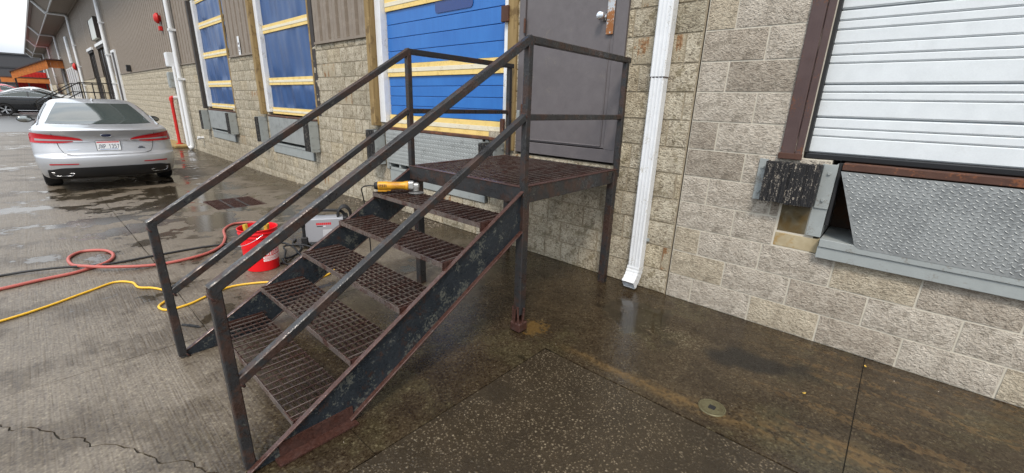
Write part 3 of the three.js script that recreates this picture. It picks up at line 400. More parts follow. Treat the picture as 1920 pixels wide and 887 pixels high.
// ---------- steel staircase ----------
{
  const st = thing('metal_staircase', 'rusty steel stair with grating treads, platform and square-tube handrails', 'staircase');
  const zF = 1.32, zB = 0.10, yP = 0.985, XR = -1.665, XL = -2.83, XRb = -1.70, XLb = -2.92, zT = 2.965;
  // stringers: channel with web and flanges, toe cut level with the ground
  const sl = (yP - 0.01) / (zT - zF), D = 0.265; // vertical depth
  const topY = (z) => yP - (z - zF) * sl;
  for (const [x, s, l] of [[XR, 1, 'stringer beside the downspout'], [XL, -1, 'stringer beside the red bucket']]) {
    const zc = zF + (yP - D) / sl; const w = mesh('stringer', prism([[zF - 0.02, yP], [zT, topY(zT)], [zT - 0.02, 0.004], [zc, 0.004], [zF - 0.02, yP - D + 0.01]], 'x', x - 0.004, x + 0.004), M.stringerSteel, st);
    mesh('top_flange', bar([x + s * 0.008, yP - 0.004, zF - 0.02], [x + s * 0.008, topY(zT) + 0.0, zT], 0.026, 0.010, 0.003), M.rustSteel, w);
    mesh('bottom_flange', bar([x + s * 0.012, yP - D + 0.01, zF - 0.02], [x + s * 0.012, 0.012, zc], 0.034, 0.011, 0.003), M.rustSteel, w);
    mesh('toe_angle', [box(x + (s > 0 ? 0.004 : -0.010), x + (s > 0 ? 0.010 : -0.004), 0.004, 0.075, zc - 0.02, zT - 0.12), box(Math.min(x + s * 0.005, x + s * 0.06), Math.max(x + s * 0.005, x + s * 0.06), 0.002, 0.010, zc - 0.02, zT - 0.10)], M.rustSteel, w);
  }
  // treads
  const rodG = {}, barG = {};
  for (let i = 0; i < 5; i++) {
    const z1 = 2.772 - 0.2745 * i, z0 = z1 - 0.262, y = 0.136 + 0.170 * i; const t = new THREE.Group(); t.name = 'tread'; st.add(t);
    const a = XL + 0.008, b = XR - 0.008; const n = 9;
    for (let k = 0; k < n; k++) { const z = mix(z0 + 0.006, z1 - 0.006, k / (n - 1)); mesh('bearing_bar', box(a, b, y - 0.019, y - 0.001, z - 0.0018, z + 0.0018), M.gratingSteel, t); }
    for (let k = 0; k < 22; k++) { const x = mix(a + 0.03, b - 0.03, k / 21); mesh('cross_rod', box(x - 0.0025, x + 0.0025, y - 0.005, y + 0.0015, z0, z1), M.wornSteel, t); }
    for (const x of [a + 0.003, b - 0.003]) mesh('end_plate', box(x - 0.003, x + 0.003, y - 0.05, y + 0.003, z0, z1), M.rustSteel, t);
    mesh('nosing', box(a, b, y - 0.026, y + 0.002, z1 - 0.001, z1 + 0.004), M.wornSteel, t);
  }
  // platform
  const pl = new THREE.Group(); pl.name = 'platform'; st.add(pl);
  const edge = (x0, z0, x1, z1) => mesh('edge_channel', bar([x0, yP - 0.052, z0], [x1, yP - 0.052, z1], 0.022, 0.104, 0.003), M.railSteel, pl);
  edge(XR, zF + 0.02, XRb + 0.0, zB); edge(XL, zF + 0.02, XLb, zB); edge(XL, zF + 0.012, XR, zF + 0.012); edge(XLb, zB + 0.011, XRb, zB + 0.011);
  mesh('edge_angle', bar([XL + 0.01, yP + 0.001, zF + 0.004], [XR - 0.01, yP + 0.001, zF + 0.004], 0.046, 0.006, 0.002), M.rustSteel, pl); mesh('edge_angle', bar([XR - 0.006, yP + 0.002, zF], [XRb - 0.006, yP + 0.002, zB], 0.04, 0.006, 0.002), M.rustSteel, pl); mesh('edge_angle', bar([XL + 0.006, yP + 0.002, zF], [XLb + 0.006, yP + 0.002, zB], 0.03, 0.006, 0.002), M.rustSteel, pl);
  for (let k = 0; k < 40; k++) { const f = (k + 0.5) / 40, z = mix(zF - 0.03, zB + 0.03, f); mesh('bearing_bar', box(mix(XL, XLb, f) + 0.02, mix(XR, XRb, f) - 0.02, yP - 0.028, yP - 0.003, z - 0.0024, z + 0.0024), M.gratingSteel, pl); }
  for (let k = 0; k < 24; k++) { const f = (k + 0.5) / 24; mesh('cross_rod', bar([mix(XL, XR, f), yP - 0.003, zF - 0.02], [mix(XLb, XRb, f), yP - 0.003, zB + 0.02], 0.006, 0.006, 0.001), M.wornSteel, pl); }
  mesh('support_angle', box(-2.25, -2.18, yP - 0.10, yP - 0.035, zB + 0.02, zF - 0.01), M.rustSteel, pl);
  // legs
  mesh('leg', bar([XR + 0.004, 0.13, zF - 0.005], [XR, yP - 0.05, zF - 0.005], 0.058, 0.058, 0.004), M.railSteel, st);
  { // rusted-out foot of the outer leg
    const f = []; const r = rng(31); for (let k = 0; k < 7; k++) { const a = k / 7 * 6.28, px = XR + Math.cos(a) * 0.031, pz = zF - 0.005 + Math.sin(a) * 0.031; f.push(bar([px, 0.05 + r() * 0.03, pz], [px * 0.996 + XR * 0.004 + (r() - 0.5) * 0.012, 0.13 + r() * 0.06, pz + (r() - 0.5) * 0.014], 0.026 + r() * 0.016, 0.014, 0.003)); } f.push(box(XR - 0.042, XR + 0.046, 0.003, 0.072, zF - 0.048, zF + 0.038, 0.012)); mesh('rusted_foot', f, M.rustSteel, st);
  }
  mesh('leg', bar([XRb - 0.005, 0.003, zB + 0.05], [XRb - 0.005, yP - 0.02, zB + 0.05], 0.06, 0.06, 0.004), M.railSteel, st);
  mesh('leg', bar([XL + 0.05, 0.003, zF - 0.02], [XL + 0.05, yP - 0.02, zF - 0.02], 0.06, 0.06, 0.004), M.railSteel, st);
  mesh('leg', bar([XLb + 0.05, 0.003, zB + 0.05], [XLb + 0.05, yP - 0.02, zB + 0.05], 0.06, 0.06, 0.004), M.railSteel, st);
  // handrails
  const T = 0.04;
  for (const [x, xb, xt] of [[XR + 0.002, -1.715, -1.69], [XL + 0.004, -2.935, -2.825]]) {
    const h = new THREE.Group(); h.name = 'handrail'; st.add(h); const zPo = 2.948;
    mesh('post', bar([x, yP - 0.1, zF + 0.0], [x, 1.80, zF + 0.0], T, T), M.railSteel, h);
    mesh('post', bar([xb + 0.01, yP - 0.06, zB], [xb, 1.80, zB], T, T), M.railSteel, h);
    mesh('post', bar([xt, topY(zPo) - 0.0, zPo], [xt, 0.812, zPo + 0.008], T, T), M.railSteel, h);
    mesh('top_rail', bar([xt, 0.806, zPo + 0.018], [x, 1.822, zF - 0.01], T, T), M.railSteel, h);
    mesh('top_rail', bar([x, 1.815, zF + 0.012], [xb, 1.822, zB - 0.04], T, T), M.railSteel, h);
    mesh('mid_rail', bar([xt, 0.405, zPo], [x, 1.405, zF + 0.01], T * 0.95, T * 0.95), M.railSteel, h);
    for (const [wx, wy, wz] of [[x, 1.79, zF + 0.0], [x, 1.40, zF + 0.02], [xt, 0.775, zPo + 0.02], [xt, 0.40, zPo - 0.02], [xb, 1.40, zB + 0.02], [xt, 0.018, zPo - 0.02]]) { const wb = new THREE.TorusGeometry(0.019, 0.004, 6, 14); wb.scale(1, 1, 1.2); wb.rotateX(wz > 2 ? 0.6 : 0.3); wb.translate(wx, wy, wz); mesh('weld_bead', wb, M.rustSteel, h); }
    mesh('mid_rail', bar([x, 1.398, zF], [xb, 1.40, zB], T * 0.9, T * 0.9), M.railSteel, h);
  }
}
// ---------- downspouts ----------
{
  const g = thing('downspout', 'white ribbed rectangular downspout on the block wall beside the stair', 'downspout', [-1.455, 0, 0]);
  const rib = (y0, y1, w = 0.105, d = 0.078) => { const p = [[-w / 2, 0.018], [-w / 2, d + 0.01], [-w / 2 + 0.008, d + 0.018]]; for (let k = 0; k < 3; k++) { const c = (k - 1) * w * 0.26; p.push([c - 0.011, d + 0.018], [c - 0.006, d + 0.0155], [c + 0.006, d + 0.0155], [c + 0.011, d + 0.018]); } p.push([w / 2 - 0.008, d + 0.018], [w / 2, d + 0.01], [w / 2, 0.018]); return prism(p, 'y', y0, y1); };
  mesh('pipe', rib(0.195, 1.71), M.whitePaint, g); mesh('upper_pipe', rib(1.70, 6.4, 0.113, 0.084), M.whitePaint, g);
  mesh('joint_crimp', box(-0.055, 0.055, 1.692, 1.70, 0.02, 0.095), M.brownFrame, g);
  // elbow: crimped shoe turning out
  const P = [], U = [], I = []; const w = 0.104, rings = []; for (let k = 0; k <= 10; k++) { const t = k / 10, a = t * 0.95, cr = k % 2 ? 0.003 : 0, cy = 0.20 - Math.sin(a) * 0.15 - t * 0.03, cz = 0.058 + (1 - Math.cos(a)) * 0.22; rings.push([cy, cz, a, cr]); }
  for (const [cy, cz, a, cr] of rings) for (const [i, j] of [[-1, -1], [1, -1], [1, 1], [-1, 1]]) { const hw = w / 2 + cr, hd = 0.04 + cr; P.push(i * hw, cy + j * hd * Math.sin(a), cz + j * hd * Math.cos(a)); U.push(i, cy * 3); }
  for (let k = 0; k < rings.length - 1; k++) for (let q = 0; q < 4; q++) { const a = k * 4 + q, b = k * 4 + (q + 1) % 4; I.push(a, b + 4, b, a, a + 4, b + 4); }
  let e = new THREE.BufferGeometry(); e.setAttribute('position', new THREE.Float32BufferAttribute(P, 3)); e.setAttribute('uv', new THREE.Float32BufferAttribute(U, 2)); e.setIndex(I); e = toCreasedNormals(e, 0.3); mesh('shoe', e, new THREE.MeshStandardMaterial({ map: M.whitePaint.map, roughness: 0.4, side: THREE.DoubleSide }), g);
  mesh('strap', box(-0.07, 0.075, 0.42, 0.445, 0.012, 0.022), M.greyPaint, g);
  mesh('shoe_mouth', box(-0.042, 0.042, 0.055, 0.09, 0.10, 0.13), M.pit, g);
}
function roundSpout(x, r, lbl, gutter = true) {
  const g = thing('downspout', lbl, 'downspout', [x, 0, 0]); const y0 = gy(x);
  mesh('pipe', cyl([0, y0 + 0.12, r + 0.05], [0, 6.42, r + 0.05], r, r, 18), M.whitePaint, g);
  mesh('shoe', tube([[0, y0 + 0.2, r + 0.05], [0, y0 + 0.1, r + 0.06], [0, y0 + 0.05, r + 0.14]], r * 1.05, 14), M.whitePaint, g);
  mesh('elbow', tube([[0, 6.4, r + 0.05], [0, 6.5, r + 0.07], [0, 6.54, r + 0.17]], r * 1.02, 14), M.whitePaint, g);
  mesh('cross_pipe', cyl([0, 6.54, r + 0.15], [0, 6.54, 1.12], r, r, 12), M.whitePaint, g);
  mesh('gutter_outlet', cyl([0, 6.5, 1.12], [0, 7.2, 1.66], r, r, 12), M.whitePaint, g);
  for (const y of [1.9, 3.2, 4.6]) mesh('strap', box(-r - 0.02, r + 0.02, y - 0.03, y + 0.03, 0.0, 2 * r + 0.055), M.whitePaint, g);
}
roundSpout(-15.95, 0.06, 'tall white round downspout between the red pipe and the blue door');
roundSpout(-29.3, 0.085, 'white round downspout between storefront door and tan block wall'); roundSpout(-45.4, 0.085, 'white downspout rising from behind the black stair railing');
for (const x of [-63.5, -80, -96, -108]) roundSpout(x, 0.085, 'far white downspout under the eave beyond the canopy');
for (let i = 0; i < 0; i++) ;
scene.children.filter((o) => /beyond the canopy/.test(o.userData.label || '')).forEach((o) => { o.userData.group = 'far downspouts beyond the canopy'; });

// ---------- dock bumpers and levelers ----------
function bumper(x0, x1, y0, y1, d, lbl, front) {
  const g = thing('dock_bumper', lbl, 'dock bumper', [(x0 + x1) / 2, y0, 0]); const w = x1 - x0, h = y1 - y0, n = Math.max(5, Math.round(w / 0.0125)), r = rng(Math.round(Math.abs(x0 * 100)));
  for (let k = 0; k < n; k++) { const a = -w / 2 + k * w / n; mesh('rubber_layer', box(a, a + w / n - 0.0014, r() * 0.007, h - r() * 0.007, 0.018, d - r() * 0.009), M.rubber, g); }
  if (front) { for (const [a, b] of [[-w / 2 - 0.055, -w / 2 - 0.002], [w / 2 + 0.002, w / 2 + 0.075]]) { const p = mesh('steel_flange', box(a, b, -0.005, h + 0.004, 0.012, 0.022, 0.002), M.greyPaint, g); for (const y of [0.05, h - 0.05]) mesh('bolt', cyl([(a + b) / 2, y, 0.02], [(a + b) / 2, y, 0.032], 0.010, 0.009, 8), M.greyPaint, p); } }
  else for (const s of [-1, 1]) { const X = s * (w / 2 + 0.006); const p = mesh('side_plate', box(X - 0.004, X + 0.004, -0.01, h + 0.008, 0.017, d - 0.016, 0.002), M.greyPaint, g); for (const y of [0.05, h * 0.5, h - 0.05]) for (const z of [0.045, d - 0.05]) mesh('bolt', cyl([X, y, z], [X + s * 0.014, y, z], 0.012, 0.009, 8), M.greyPaint, p); }
}
bumper(-0.635, -0.335, 0.905, 1.172, 0.10, 'wide laminated rubber bumper below the white dock door', true);
bumper(-5.53, -5.34, 0.63, 1.08, 0.19, 'laminated bumper beside the timber post of the bright blue door'); bumper(-3.27, -3.07, 0.66, 1.08, 0.19, 'laminated bumper behind the stair platform, beside the grey steel door');
bumper(-9.93, -9.74, 0.59, 1.08, 0.19, 'laminated bumper below the timber post of the middle blue door'); bumper(-7.60, -7.40, 0.60, 1.09, 0.19, 'laminated bumper with grey bolted plate right of the middle blue door');
bumper(-14.2, -14.01, 0.60, 1.08, 0.19, 'laminated bumper between the white pipe and the farthest blue door'); bumper(-11.9, -11.68, 0.62, 1.09, 0.19, 'laminated bumper right of the farthest blue door');
function lugs(x0, x1, y0, y1, z, inside, pitch = 0.034) {
  const gs = []; let row = 0; for (let y = y0 + 0.012; y < y1 - 0.008; y += pitch / 2, row++) for (let x = x0 + 0.012 + (row % 2) * pitch / 2, c = 0; x < x1 - 0.01; x += pitch, c++) { if (!inside(x, y)) continue; const a = row % 2 ? 0.6 : -0.6; const g = new THREE.SphereGeometry(1, 6, 3, 0, Math.PI * 2, 0, Math.PI / 2); g.rotateX(Math.PI / 2); g.scale(0.0135 * pitch / 0.034, 0.0038 * pitch / 0.034, 0.0042); g.rotateZ(a); g.translate(x, y, z); gs.push(norm(g)); } return gs;
}
{ // right leveler: tapered diamond-plate lip over an open pit
  const g = thing('dock_leveler', 'grey diamond-plate dock leveler lip under the white door', 'dock leveler', [0, 0, 0]);
  const lip = mesh('lip', prism([[-0.240, 1.145], [-0.085, 0.715], [-0.06, 0.700], [2.0, 0.70], [2.0, 1.145]], 'z', 0.045, 0.057), M.lipDark, g);
  lip.geometry.translate(0, 0, 0); const lg = mesh('lugs', lugs(-0.24, 1.25, 0.71, 1.145, 0.0565, (x, y) => x > -0.225 + (1.145 - y) * 0.36, 0.034), M.lipDark, g); lg.userData.kind = 'stuff';
  mesh('deck_edge', box(-0.24, 2.0, 1.150, 1.192, -0.25, 0.035, 0.005), M.rustBrown, g);
  mesh('pit_sill', [box(-0.258, 2.0, 0.665, 0.715, -0.4, 0.055, 0.003), box(-0.262, 2.0, 0.59, 0.663, -0.1, 0.046, 0.003)], M.greyPaint, g);
  mesh('pit_angle', [box(-0.343, -0.262, 0.715, 1.175, -0.02, 0.014, 0.002), box(-0.270, -0.262, 0.716, 1.18, -0.45, 0.0135)], M.greyPaint, g);
  mesh('pit_interior', [box(-0.262, 2.0, 0.6, 1.19, -0.5, -0.46), box(-0.1, -0.06, 0.75, 1.14, -0.4, -0.05)], M.pit, g);
  mesh('corner_seal', bar([-0.248, 0.8, 0.01], [-0.25, 1.19, 0.01], 0.02, 0.02), M.black, g);
}
function leveler(x0, x1, lbl, full) {
  const g = thing('dock_leveler', lbl, 'dock leveler', [0, 0, 0]);
  mesh('lip', box(x0, x1, 0.655, 1.10, 0.03, 0.045, 0.003), M.platePaint, g);
  if (full) { const l = mesh('lugs', lugs(x0, x1, 0.66, 1.10, 0.0445, () => true, 0.05), M.platePaint, g); l.userData.kind = 'stuff'; }
  mesh('sill_beam', box(x0 + 0.02, x1 + 0.02, 0.405, 0.56, -0.1, 0.02, 0.003), M.greyPaint, g); mesh('sill_ledge', box(x0 + 0.05, x1, 0.563, 0.60, -0.3, 0.028, 0.003), M.greyPaint, g);
  for (const [a, b] of [[x0 + 0.02, x0 + 0.05], [x0 + 0.26, x0 + 0.30], [x1 - 0.06, x1 - 0.02]]) mesh('stop_block', box(a, b, 0.602, 0.652, -0.05, 0.03, 0.002), M.greyPaint, g);
  mesh('pit_interior', box(x0 - 0.02, x1 + 0.1, 0.4, 1.12, -0.5, -0.32), M.pit, g); mesh('pit_cheek', [box(x1 + 0.02, x1 + 0.06, 0.565, 1.10, -0.3, 0.016), box(x0 - 0.06, x0 - 0.004, 0.565, 1.10, -0.3, 0.016)], M.greyPaint, g);
}
leveler(-5.25, -3.36, 'grey tread-plate dock leveler below the bright blue door', true); leveler(-9.56, -7.70, 'grey dock leveler below the middle blue door'); leveler(-13.84, -12.0, 'grey dock leveler below the farthest blue door');

// ---------- wall fittings ----------
{
  const g = thing('sprinkler_pipe', 'red standpipe rising from the yellow kerb to an elbow in the wall', 'pipe', [-17.3, 0, 0.12]);
  mesh('riser', cyl([0, -0.06, 0.05], [0, 1.30, 0.05], 0.045, 0.045, 16), M.redPaint, g); mesh('elbow', tube([[0, 1.26, 0.05], [0, 1.36, 0.04], [0, 1.38, -0.03]], 0.054, 14), M.redPaint, g); mesh('wall_sleeve', cyl([0, 1.37, -0.12], [0, 1.37, 0.0], 0.05, 0.06, 14), M.whitePaint, g); mesh('base_flange', cyl([0, -0.06, 0.05], [0, -0.03, 0.05], 0.09, 0.09, 16), M.redPaint, g);
  const k = thing('kerb', 'short yellowish concrete kerb at the foot of the red standpipe', 'kerb', [-18.2, 0, 0]); mesh('kerb_block', box(-0.9, 1.5, -0.13, -0.055, 0.02, 0.42, 0.02), std({ map: wear([0.60, 0.50, 0.30], [0.45, 0.38, 0.28], 0.5, 0.7), roughness: 0.85 }), k);
  const e = thing('electrical_box', 'white electrical box at the foot of the siding beside the tall downspout', 'electrical box', [-16.75, 2.25, 0]); mesh('cabinet', box(-0.16, 0.16, 0, 0.40, 0, 0.2, 0.01), M.whitePaint, e); mesh('door_lip', box(-0.14, 0.14, 0.02, 0.38, 0.2, 0.212, 0.006), M.whitePaint, e); mesh('conduit', cyl([0.22, -2.3, 0.09], [0.22, 0.01, 0.09], 0.05, 0.05, 14), M.whitePaint, e);
  const b = thing('fire_alarm_bell', 'small red alarm bell on the side of the white electrical box', 'alarm bell', [-17.0, 2.46, 0.1]); mesh('gong', (() => { const l = new THREE.LatheGeometry([[0, 0.09], [0.06, 0.085], [0.10, 0.05], [0.11, 0], [0, 0]].map(([a, c]) => new THREE.Vector2(a, c)), 18); l.rotateX(Math.PI / 2); return l; })(), M.redPaint, b); mesh('back_plate', cyl([0, 0, -0.1], [0, 0, 0.0], 0.05, 0.05, 12), M.redPaint, b);
  const b2 = thing('fire_alarm_bell', 'large red alarm gong high on the ribbed siding', 'alarm bell', [-17.5, 3.65, 0.06]); mesh('gong', (() => { const l = new THREE.LatheGeometry([[0, 0.12], [0.08, 0.11], [0.14, 0.06], [0.155, 0], [0, 0]].map(([a, c]) => new THREE.Vector2(a, c)), 20); l.rotateX(Math.PI / 2); return l; })(), M.redPaint, b2); mesh('back_plate', cyl([0, 0, -0.05], [0, 0, 0.0], 0.09, 0.09, 14), M.redPaint, b2); mesh('junction_box', box(-0.06, 0.06, -0.34, -0.22, -0.05, 0.04, 0.01), M.redPaint, b2);
  const m = thing('meter_box', 'grey meter box on the block wall under the white electrical box', 'meter box', [-17.2, 1.66, 0]); mesh('case', box(-0.14, 0.14, 0, 0.46, 0.0, 0.15, 0.012), M.greyPaint, m); mesh('cover', box(-0.11, 0.11, 0.06, 0.42, 0.15, 0.165, 0.008), M.greyPaint, m);
  const t = thing('wall_sign', 'narrow white notice plate on the siding between two blue doors', 'sign', [-10.72, 2.30, 0.03]); mesh('plate', box(-0.055, 0.055, 0, 0.36, 0, 0.006), M.whitePaint, t); mesh('print', [box(-0.03, 0.03, 0.20, 0.24, 0.006, 0.0085), box(-0.02, 0.025, 0.1, 0.16, 0.006, 0.0085), box(-0.03, 0.01, 0.06, 0.075, 0.006, 0.0085)], M.brownFrame, t);
  const v = thing('vent_pipe', 'white pipe stub low on the block wall near the far bumper', 'pipe', [-14.95, 0.30, 0]); mesh('stub', new THREE.LatheGeometry([[0.035, 0], [0.035, 0.10], [0.045, 0.10], [0.045, 0.16], [0.036, 0.16], [0.034, 0.1]].map(([a, c]) => new THREE.Vector2(a, c)), 16).rotateX(Math.PI / 2), M.whitePaint, v);
  const w = thing('conduit', 'thin black conduit running up the siding beside the tall downspout', 'conduit', [-16.55, 2.65, 0.04]); mesh('pipe', cyl([0, 0, 0], [0, 3.9, 0], 0.025, 0.025, 10), M.black, w); for (const y of [0.6, 1.8, 3]) mesh('clip', box(-0.04, 0.04, y, y + 0.03, -0.03, 0.03), M.black, w);
  const s = thing('wall_lamp', 'small dark wall box at the seam of siding and block', 'wall box', [-24.6, 2.32, 0.02]); mesh('housing', box(-0.09, 0.09, 0, 0.26, 0, 0.14, 0.01), M.black, s); mesh('lens', box(-0.07, 0.07, 0.02, 0.12, 0.14, 0.148, 0.004), M.blackGloss, s);
}
// ---------- drain grates, cover ----------
{
  const g = thing('drain_grate', 'rusty three-panel drain grate set in the wet concrete', 'drain', [-7.21, gy(-7.2) - 0.006, 1.455]);
  mesh('frame', [box(-0.41, 0.41, -0.03, 0, -0.315, -0.297), box(-0.41, 0.41, -0.03, 0, 0.297, 0.315), box(-0.41, -0.392, -0.03, 0, -0.296, 0.296), box(0.392, 0.41, -0.03, 0, -0.296, 0.296)], M.rustSteel, g);
  for (const z of [-0.1, 0.1]) mesh('divider', box(-0.39, 0.39, -0.028, -0.001, z - 0.014, z + 0.014), M.railSteel, g);
  for (let q = 0; q < 3; q++) for (let k = 0; k < 10; k++) { const x = -0.36 + k * 0.08; mesh('slat', box(x - 0.014, x + 0.014, -0.026, -0.003, -0.285 + q * 0.2, -0.118 + q * 0.2), M.rustSteel, g); }
  mesh('sump', box(-0.41, 0.41, -0.14, -0.09, -0.315, 0.315), M.black, g);
  const c = thing('cleanout_cover', 'round bronze cleanout cover set in the dark concrete apron', 'cover', [-0.43, 0, 1.197]); mesh('disc', new THREE.LatheGeometry([[0, 0.004], [0.022, 0.004], [0.024, 0.0055], [0.052, 0.0055], [0.056, 0.003], [0.06, 0.006], [0.066, 0.006], [0.067, 0.0]].map(([a, b]) => new THREE.Vector2(a, b)), 28), std({ map: wear([0.42, 0.40, 0.30], [0.30, 0.27, 0.19], 0.5, 0.7), roughness: 0.45, metalness: 0.4 }), c); mesh('recess', box(-0.016, 0.016, 0.004, 0.0065, -0.016, 0.016, 0.001), M.black, c);
}
// ---------- tools and hoses ----------
{ // bucket
  const g = thing('bucket', 'red plastic bucket with white lettering, tools sticking out of it', 'bucket', [-4.03, gy(-4.03) + 0.001, 2.12]);
  const cv = document.createElement('canvas'); cv.width = 1024; cv.height = 512; const c = cv.getContext('2d'); c.fillStyle = '#e2101c'; c.fillRect(0, 0, 1024, 512); c.fillStyle = '#fff'; c.textAlign = 'center'; 
  const cx = 512; c.font = 'bold 62px sans-serif'; c.fillText('HARBOR', cx, 222, 200); c.fillText('FREIGHT', cx, 276, 214); c.font = 'bold 27px sans-serif'; c.fillRect(cx - 107, 288, 214, 34); c.fillRect(cx - 107, 330, 214, 34); c.fillStyle = '#e2101c'; c.fillText('QUALITY TOOLS', cx, 315, 200); c.fillText('LOWEST PRICES', cx, 357, 200);
  const tx = new THREE.CanvasTexture(cv); tx.colorSpace = THREE.SRGBColorSpace; tx.wrapS = THREE.RepeatWrapping;
  const pl = std({ color: lin(0.74, 0.006, 0.014), roughness: 0.38 });
  const bodyG = new THREE.CylinderGeometry(0.147, 0.131, 0.30, 48, 1, true); bodyG.translate(0, 0.153, 0); const bm = mesh('wall', bodyG, std({ map: tx, roughness: 0.38 }), g); bm.rotation.y = -1.12;
  mesh('rim', new THREE.LatheGeometry([[0.147, 0.303], [0.153, 0.303], [0.153, 0.312], [0.149, 0.314], [0.150, 0.335], [0.156, 0.336], [0.156, 0.344], [0.151, 0.346], [0.152, 0.368], [0.158, 0.370], [0.158, 0.376], [0.147, 0.376], [0.144, 0.30], [0.128, 0.006], [0, 0.006]].map(([a, b]) => new THREE.Vector2(a, b)), 48), pl, g);
  mesh('base', new THREE.LatheGeometry([[0, 0], [0.129, 0], [0.131, 0.004]].map(([a, b]) => new THREE.Vector2(a, b)), 48), pl, g);
  mesh('bail', tube(Array.from({ length: 15 }, (_, k) => { const a = -0.1 + k / 14 * 3.34; return [Math.cos(a) * 0.165, 0.33 - Math.sin(a) * 0.15 * 0.6, 0.03 + Math.sin(a) * 0.15]; }), 0.0025, 6), M.chrome, g);
  // grinder boxes and brushes in the bucket
  const tb = thing('tool_bundle', 'yellow and black tool handles standing in the red bucket', 'tools', [-4.03, gy(-4.03) + 0.012, 2.12]); const ym = std({ map: wear([0.80, 0.66, 0.24], [0.42, 0.36, 0.25], 0.5, 0.8), roughness: 0.6 });
  mesh('handle', bar([-0.02, 0.0, 0.05], [-0.07, 0.385, 0.075], 0.04, 0.03, 0.008), ym, tb); mesh('handle', bar([0.05, 0.0, -0.03], [0.08, 0.40, -0.05], 0.045, 0.035, 0.01), ym, tb); mesh('rag', new RoundedBoxGeometry(0.15, 0.07, 0.11, 3, 0.03).translate(-0.02, 0.33, -0.02), std({ color: lin(0.28, 0.24, 0.14), roughness: 0.95 }), tb); mesh('rag', new RoundedBoxGeometry(0.09, 0.28, 0.07, 3, 0.03).translate(0.0, 0.16, 0), M.black, tb); mesh('handle', cyl([0.02, 0.02, 0.03], [0.065, 0.41, 0.02], 0.018, 0.02, 12), M.black, tb);
}
{ // welder
  const g = thing('welding_machine', 'grey portable welding machine with black ends and coiled lead on top', 'welder', [-4.32, gy(-4.3) + 0.002, 1.40], 1.08);
  const sh = std({ color: lin(0.33, 0.34, 0.37), roughness: 0.4 });
  mesh('case', new RoundedBoxGeometry(0.40, 0.25, 0.17, 2, 0.012).translate(0, 0.16, 0), sh, g);
  for (const s of [-1, 1]) mesh('end_frame', [new RoundedBoxGeometry(0.07, 0.09, 0.20, 2, 0.02).translate(s * 0.20, 0.06, 0), new RoundedBoxGeometry(0.05, 0.10, 0.20, 2, 0.02).translate(s * 0.205, 0.25, 0), new RoundedBoxGeometry(0.03, 0.26, 0.19, 2, 0.01).translate(s * 0.20, 0.16, 0)], M.black, g);
  mesh('handle', tube([[-0.205, 0.29, 0], [-0.17, 0.335, 0], [-0.08, 0.352, 0], [0.08, 0.352, 0], [0.17, 0.335, 0], [0.205, 0.29, 0]], 0.016, 10), M.black, g);
  const cv = document.createElement('canvas'); cv.width = 512; cv.height = 320; const c = cv.getContext('2d'); c.fillStyle = '#9b9da3'; c.fillRect(0, 0, 512, 320); c.fillStyle = '#d3202c'; for (let k = 0; k < 8; k++) c.fillRect(250 - 110 + k * 27, 34, 23, 36); c.fillStyle = '#17181a'; c.fillRect(146, 84, 84, 14); c.fillStyle = '#e8e8ea'; c.fillRect(236, 84, 36, 14); c.strokeStyle = '#e8e8ea'; c.lineWidth = 4; c.strokeRect(230, 150, 120, 140); for (let k = 0; k < 9; k++) c.strokeRect(238, 160 + k * 14, 104, 1);
  const tx = new THREE.CanvasTexture(cv); tx.colorSpace = THREE.SRGBColorSpace; const d = new THREE.PlaneGeometry(0.34, 0.21); d.translate(0, 0.16, 0.0862); mesh('side_panel', d, std({ map: tx, roughness: 0.4 }), g);
  const coil = []; for (let k = 0; k < 90; k++) { const a = k / 90 * Math.PI * 2 * 7; coil.push([0.19 + Math.cos(a) * 0.062 + (k % 7) * 0.002, 0.30 + Math.sin(a) * 0.085, -0.09 + k / 90 * 0.15]); }
  const cb = thing('cable_coil', 'coil of black welding lead hung over the grey welding machine', 'cable', [-4.32, gy(-4.3) + 0.002, 1.40], 1.08); mesh('coil', new THREE.TubeGeometry(new THREE.CatmullRomCurve3(coil.map((p) => V(...p))), 360, 0.008, 6), M.black, cb);
}
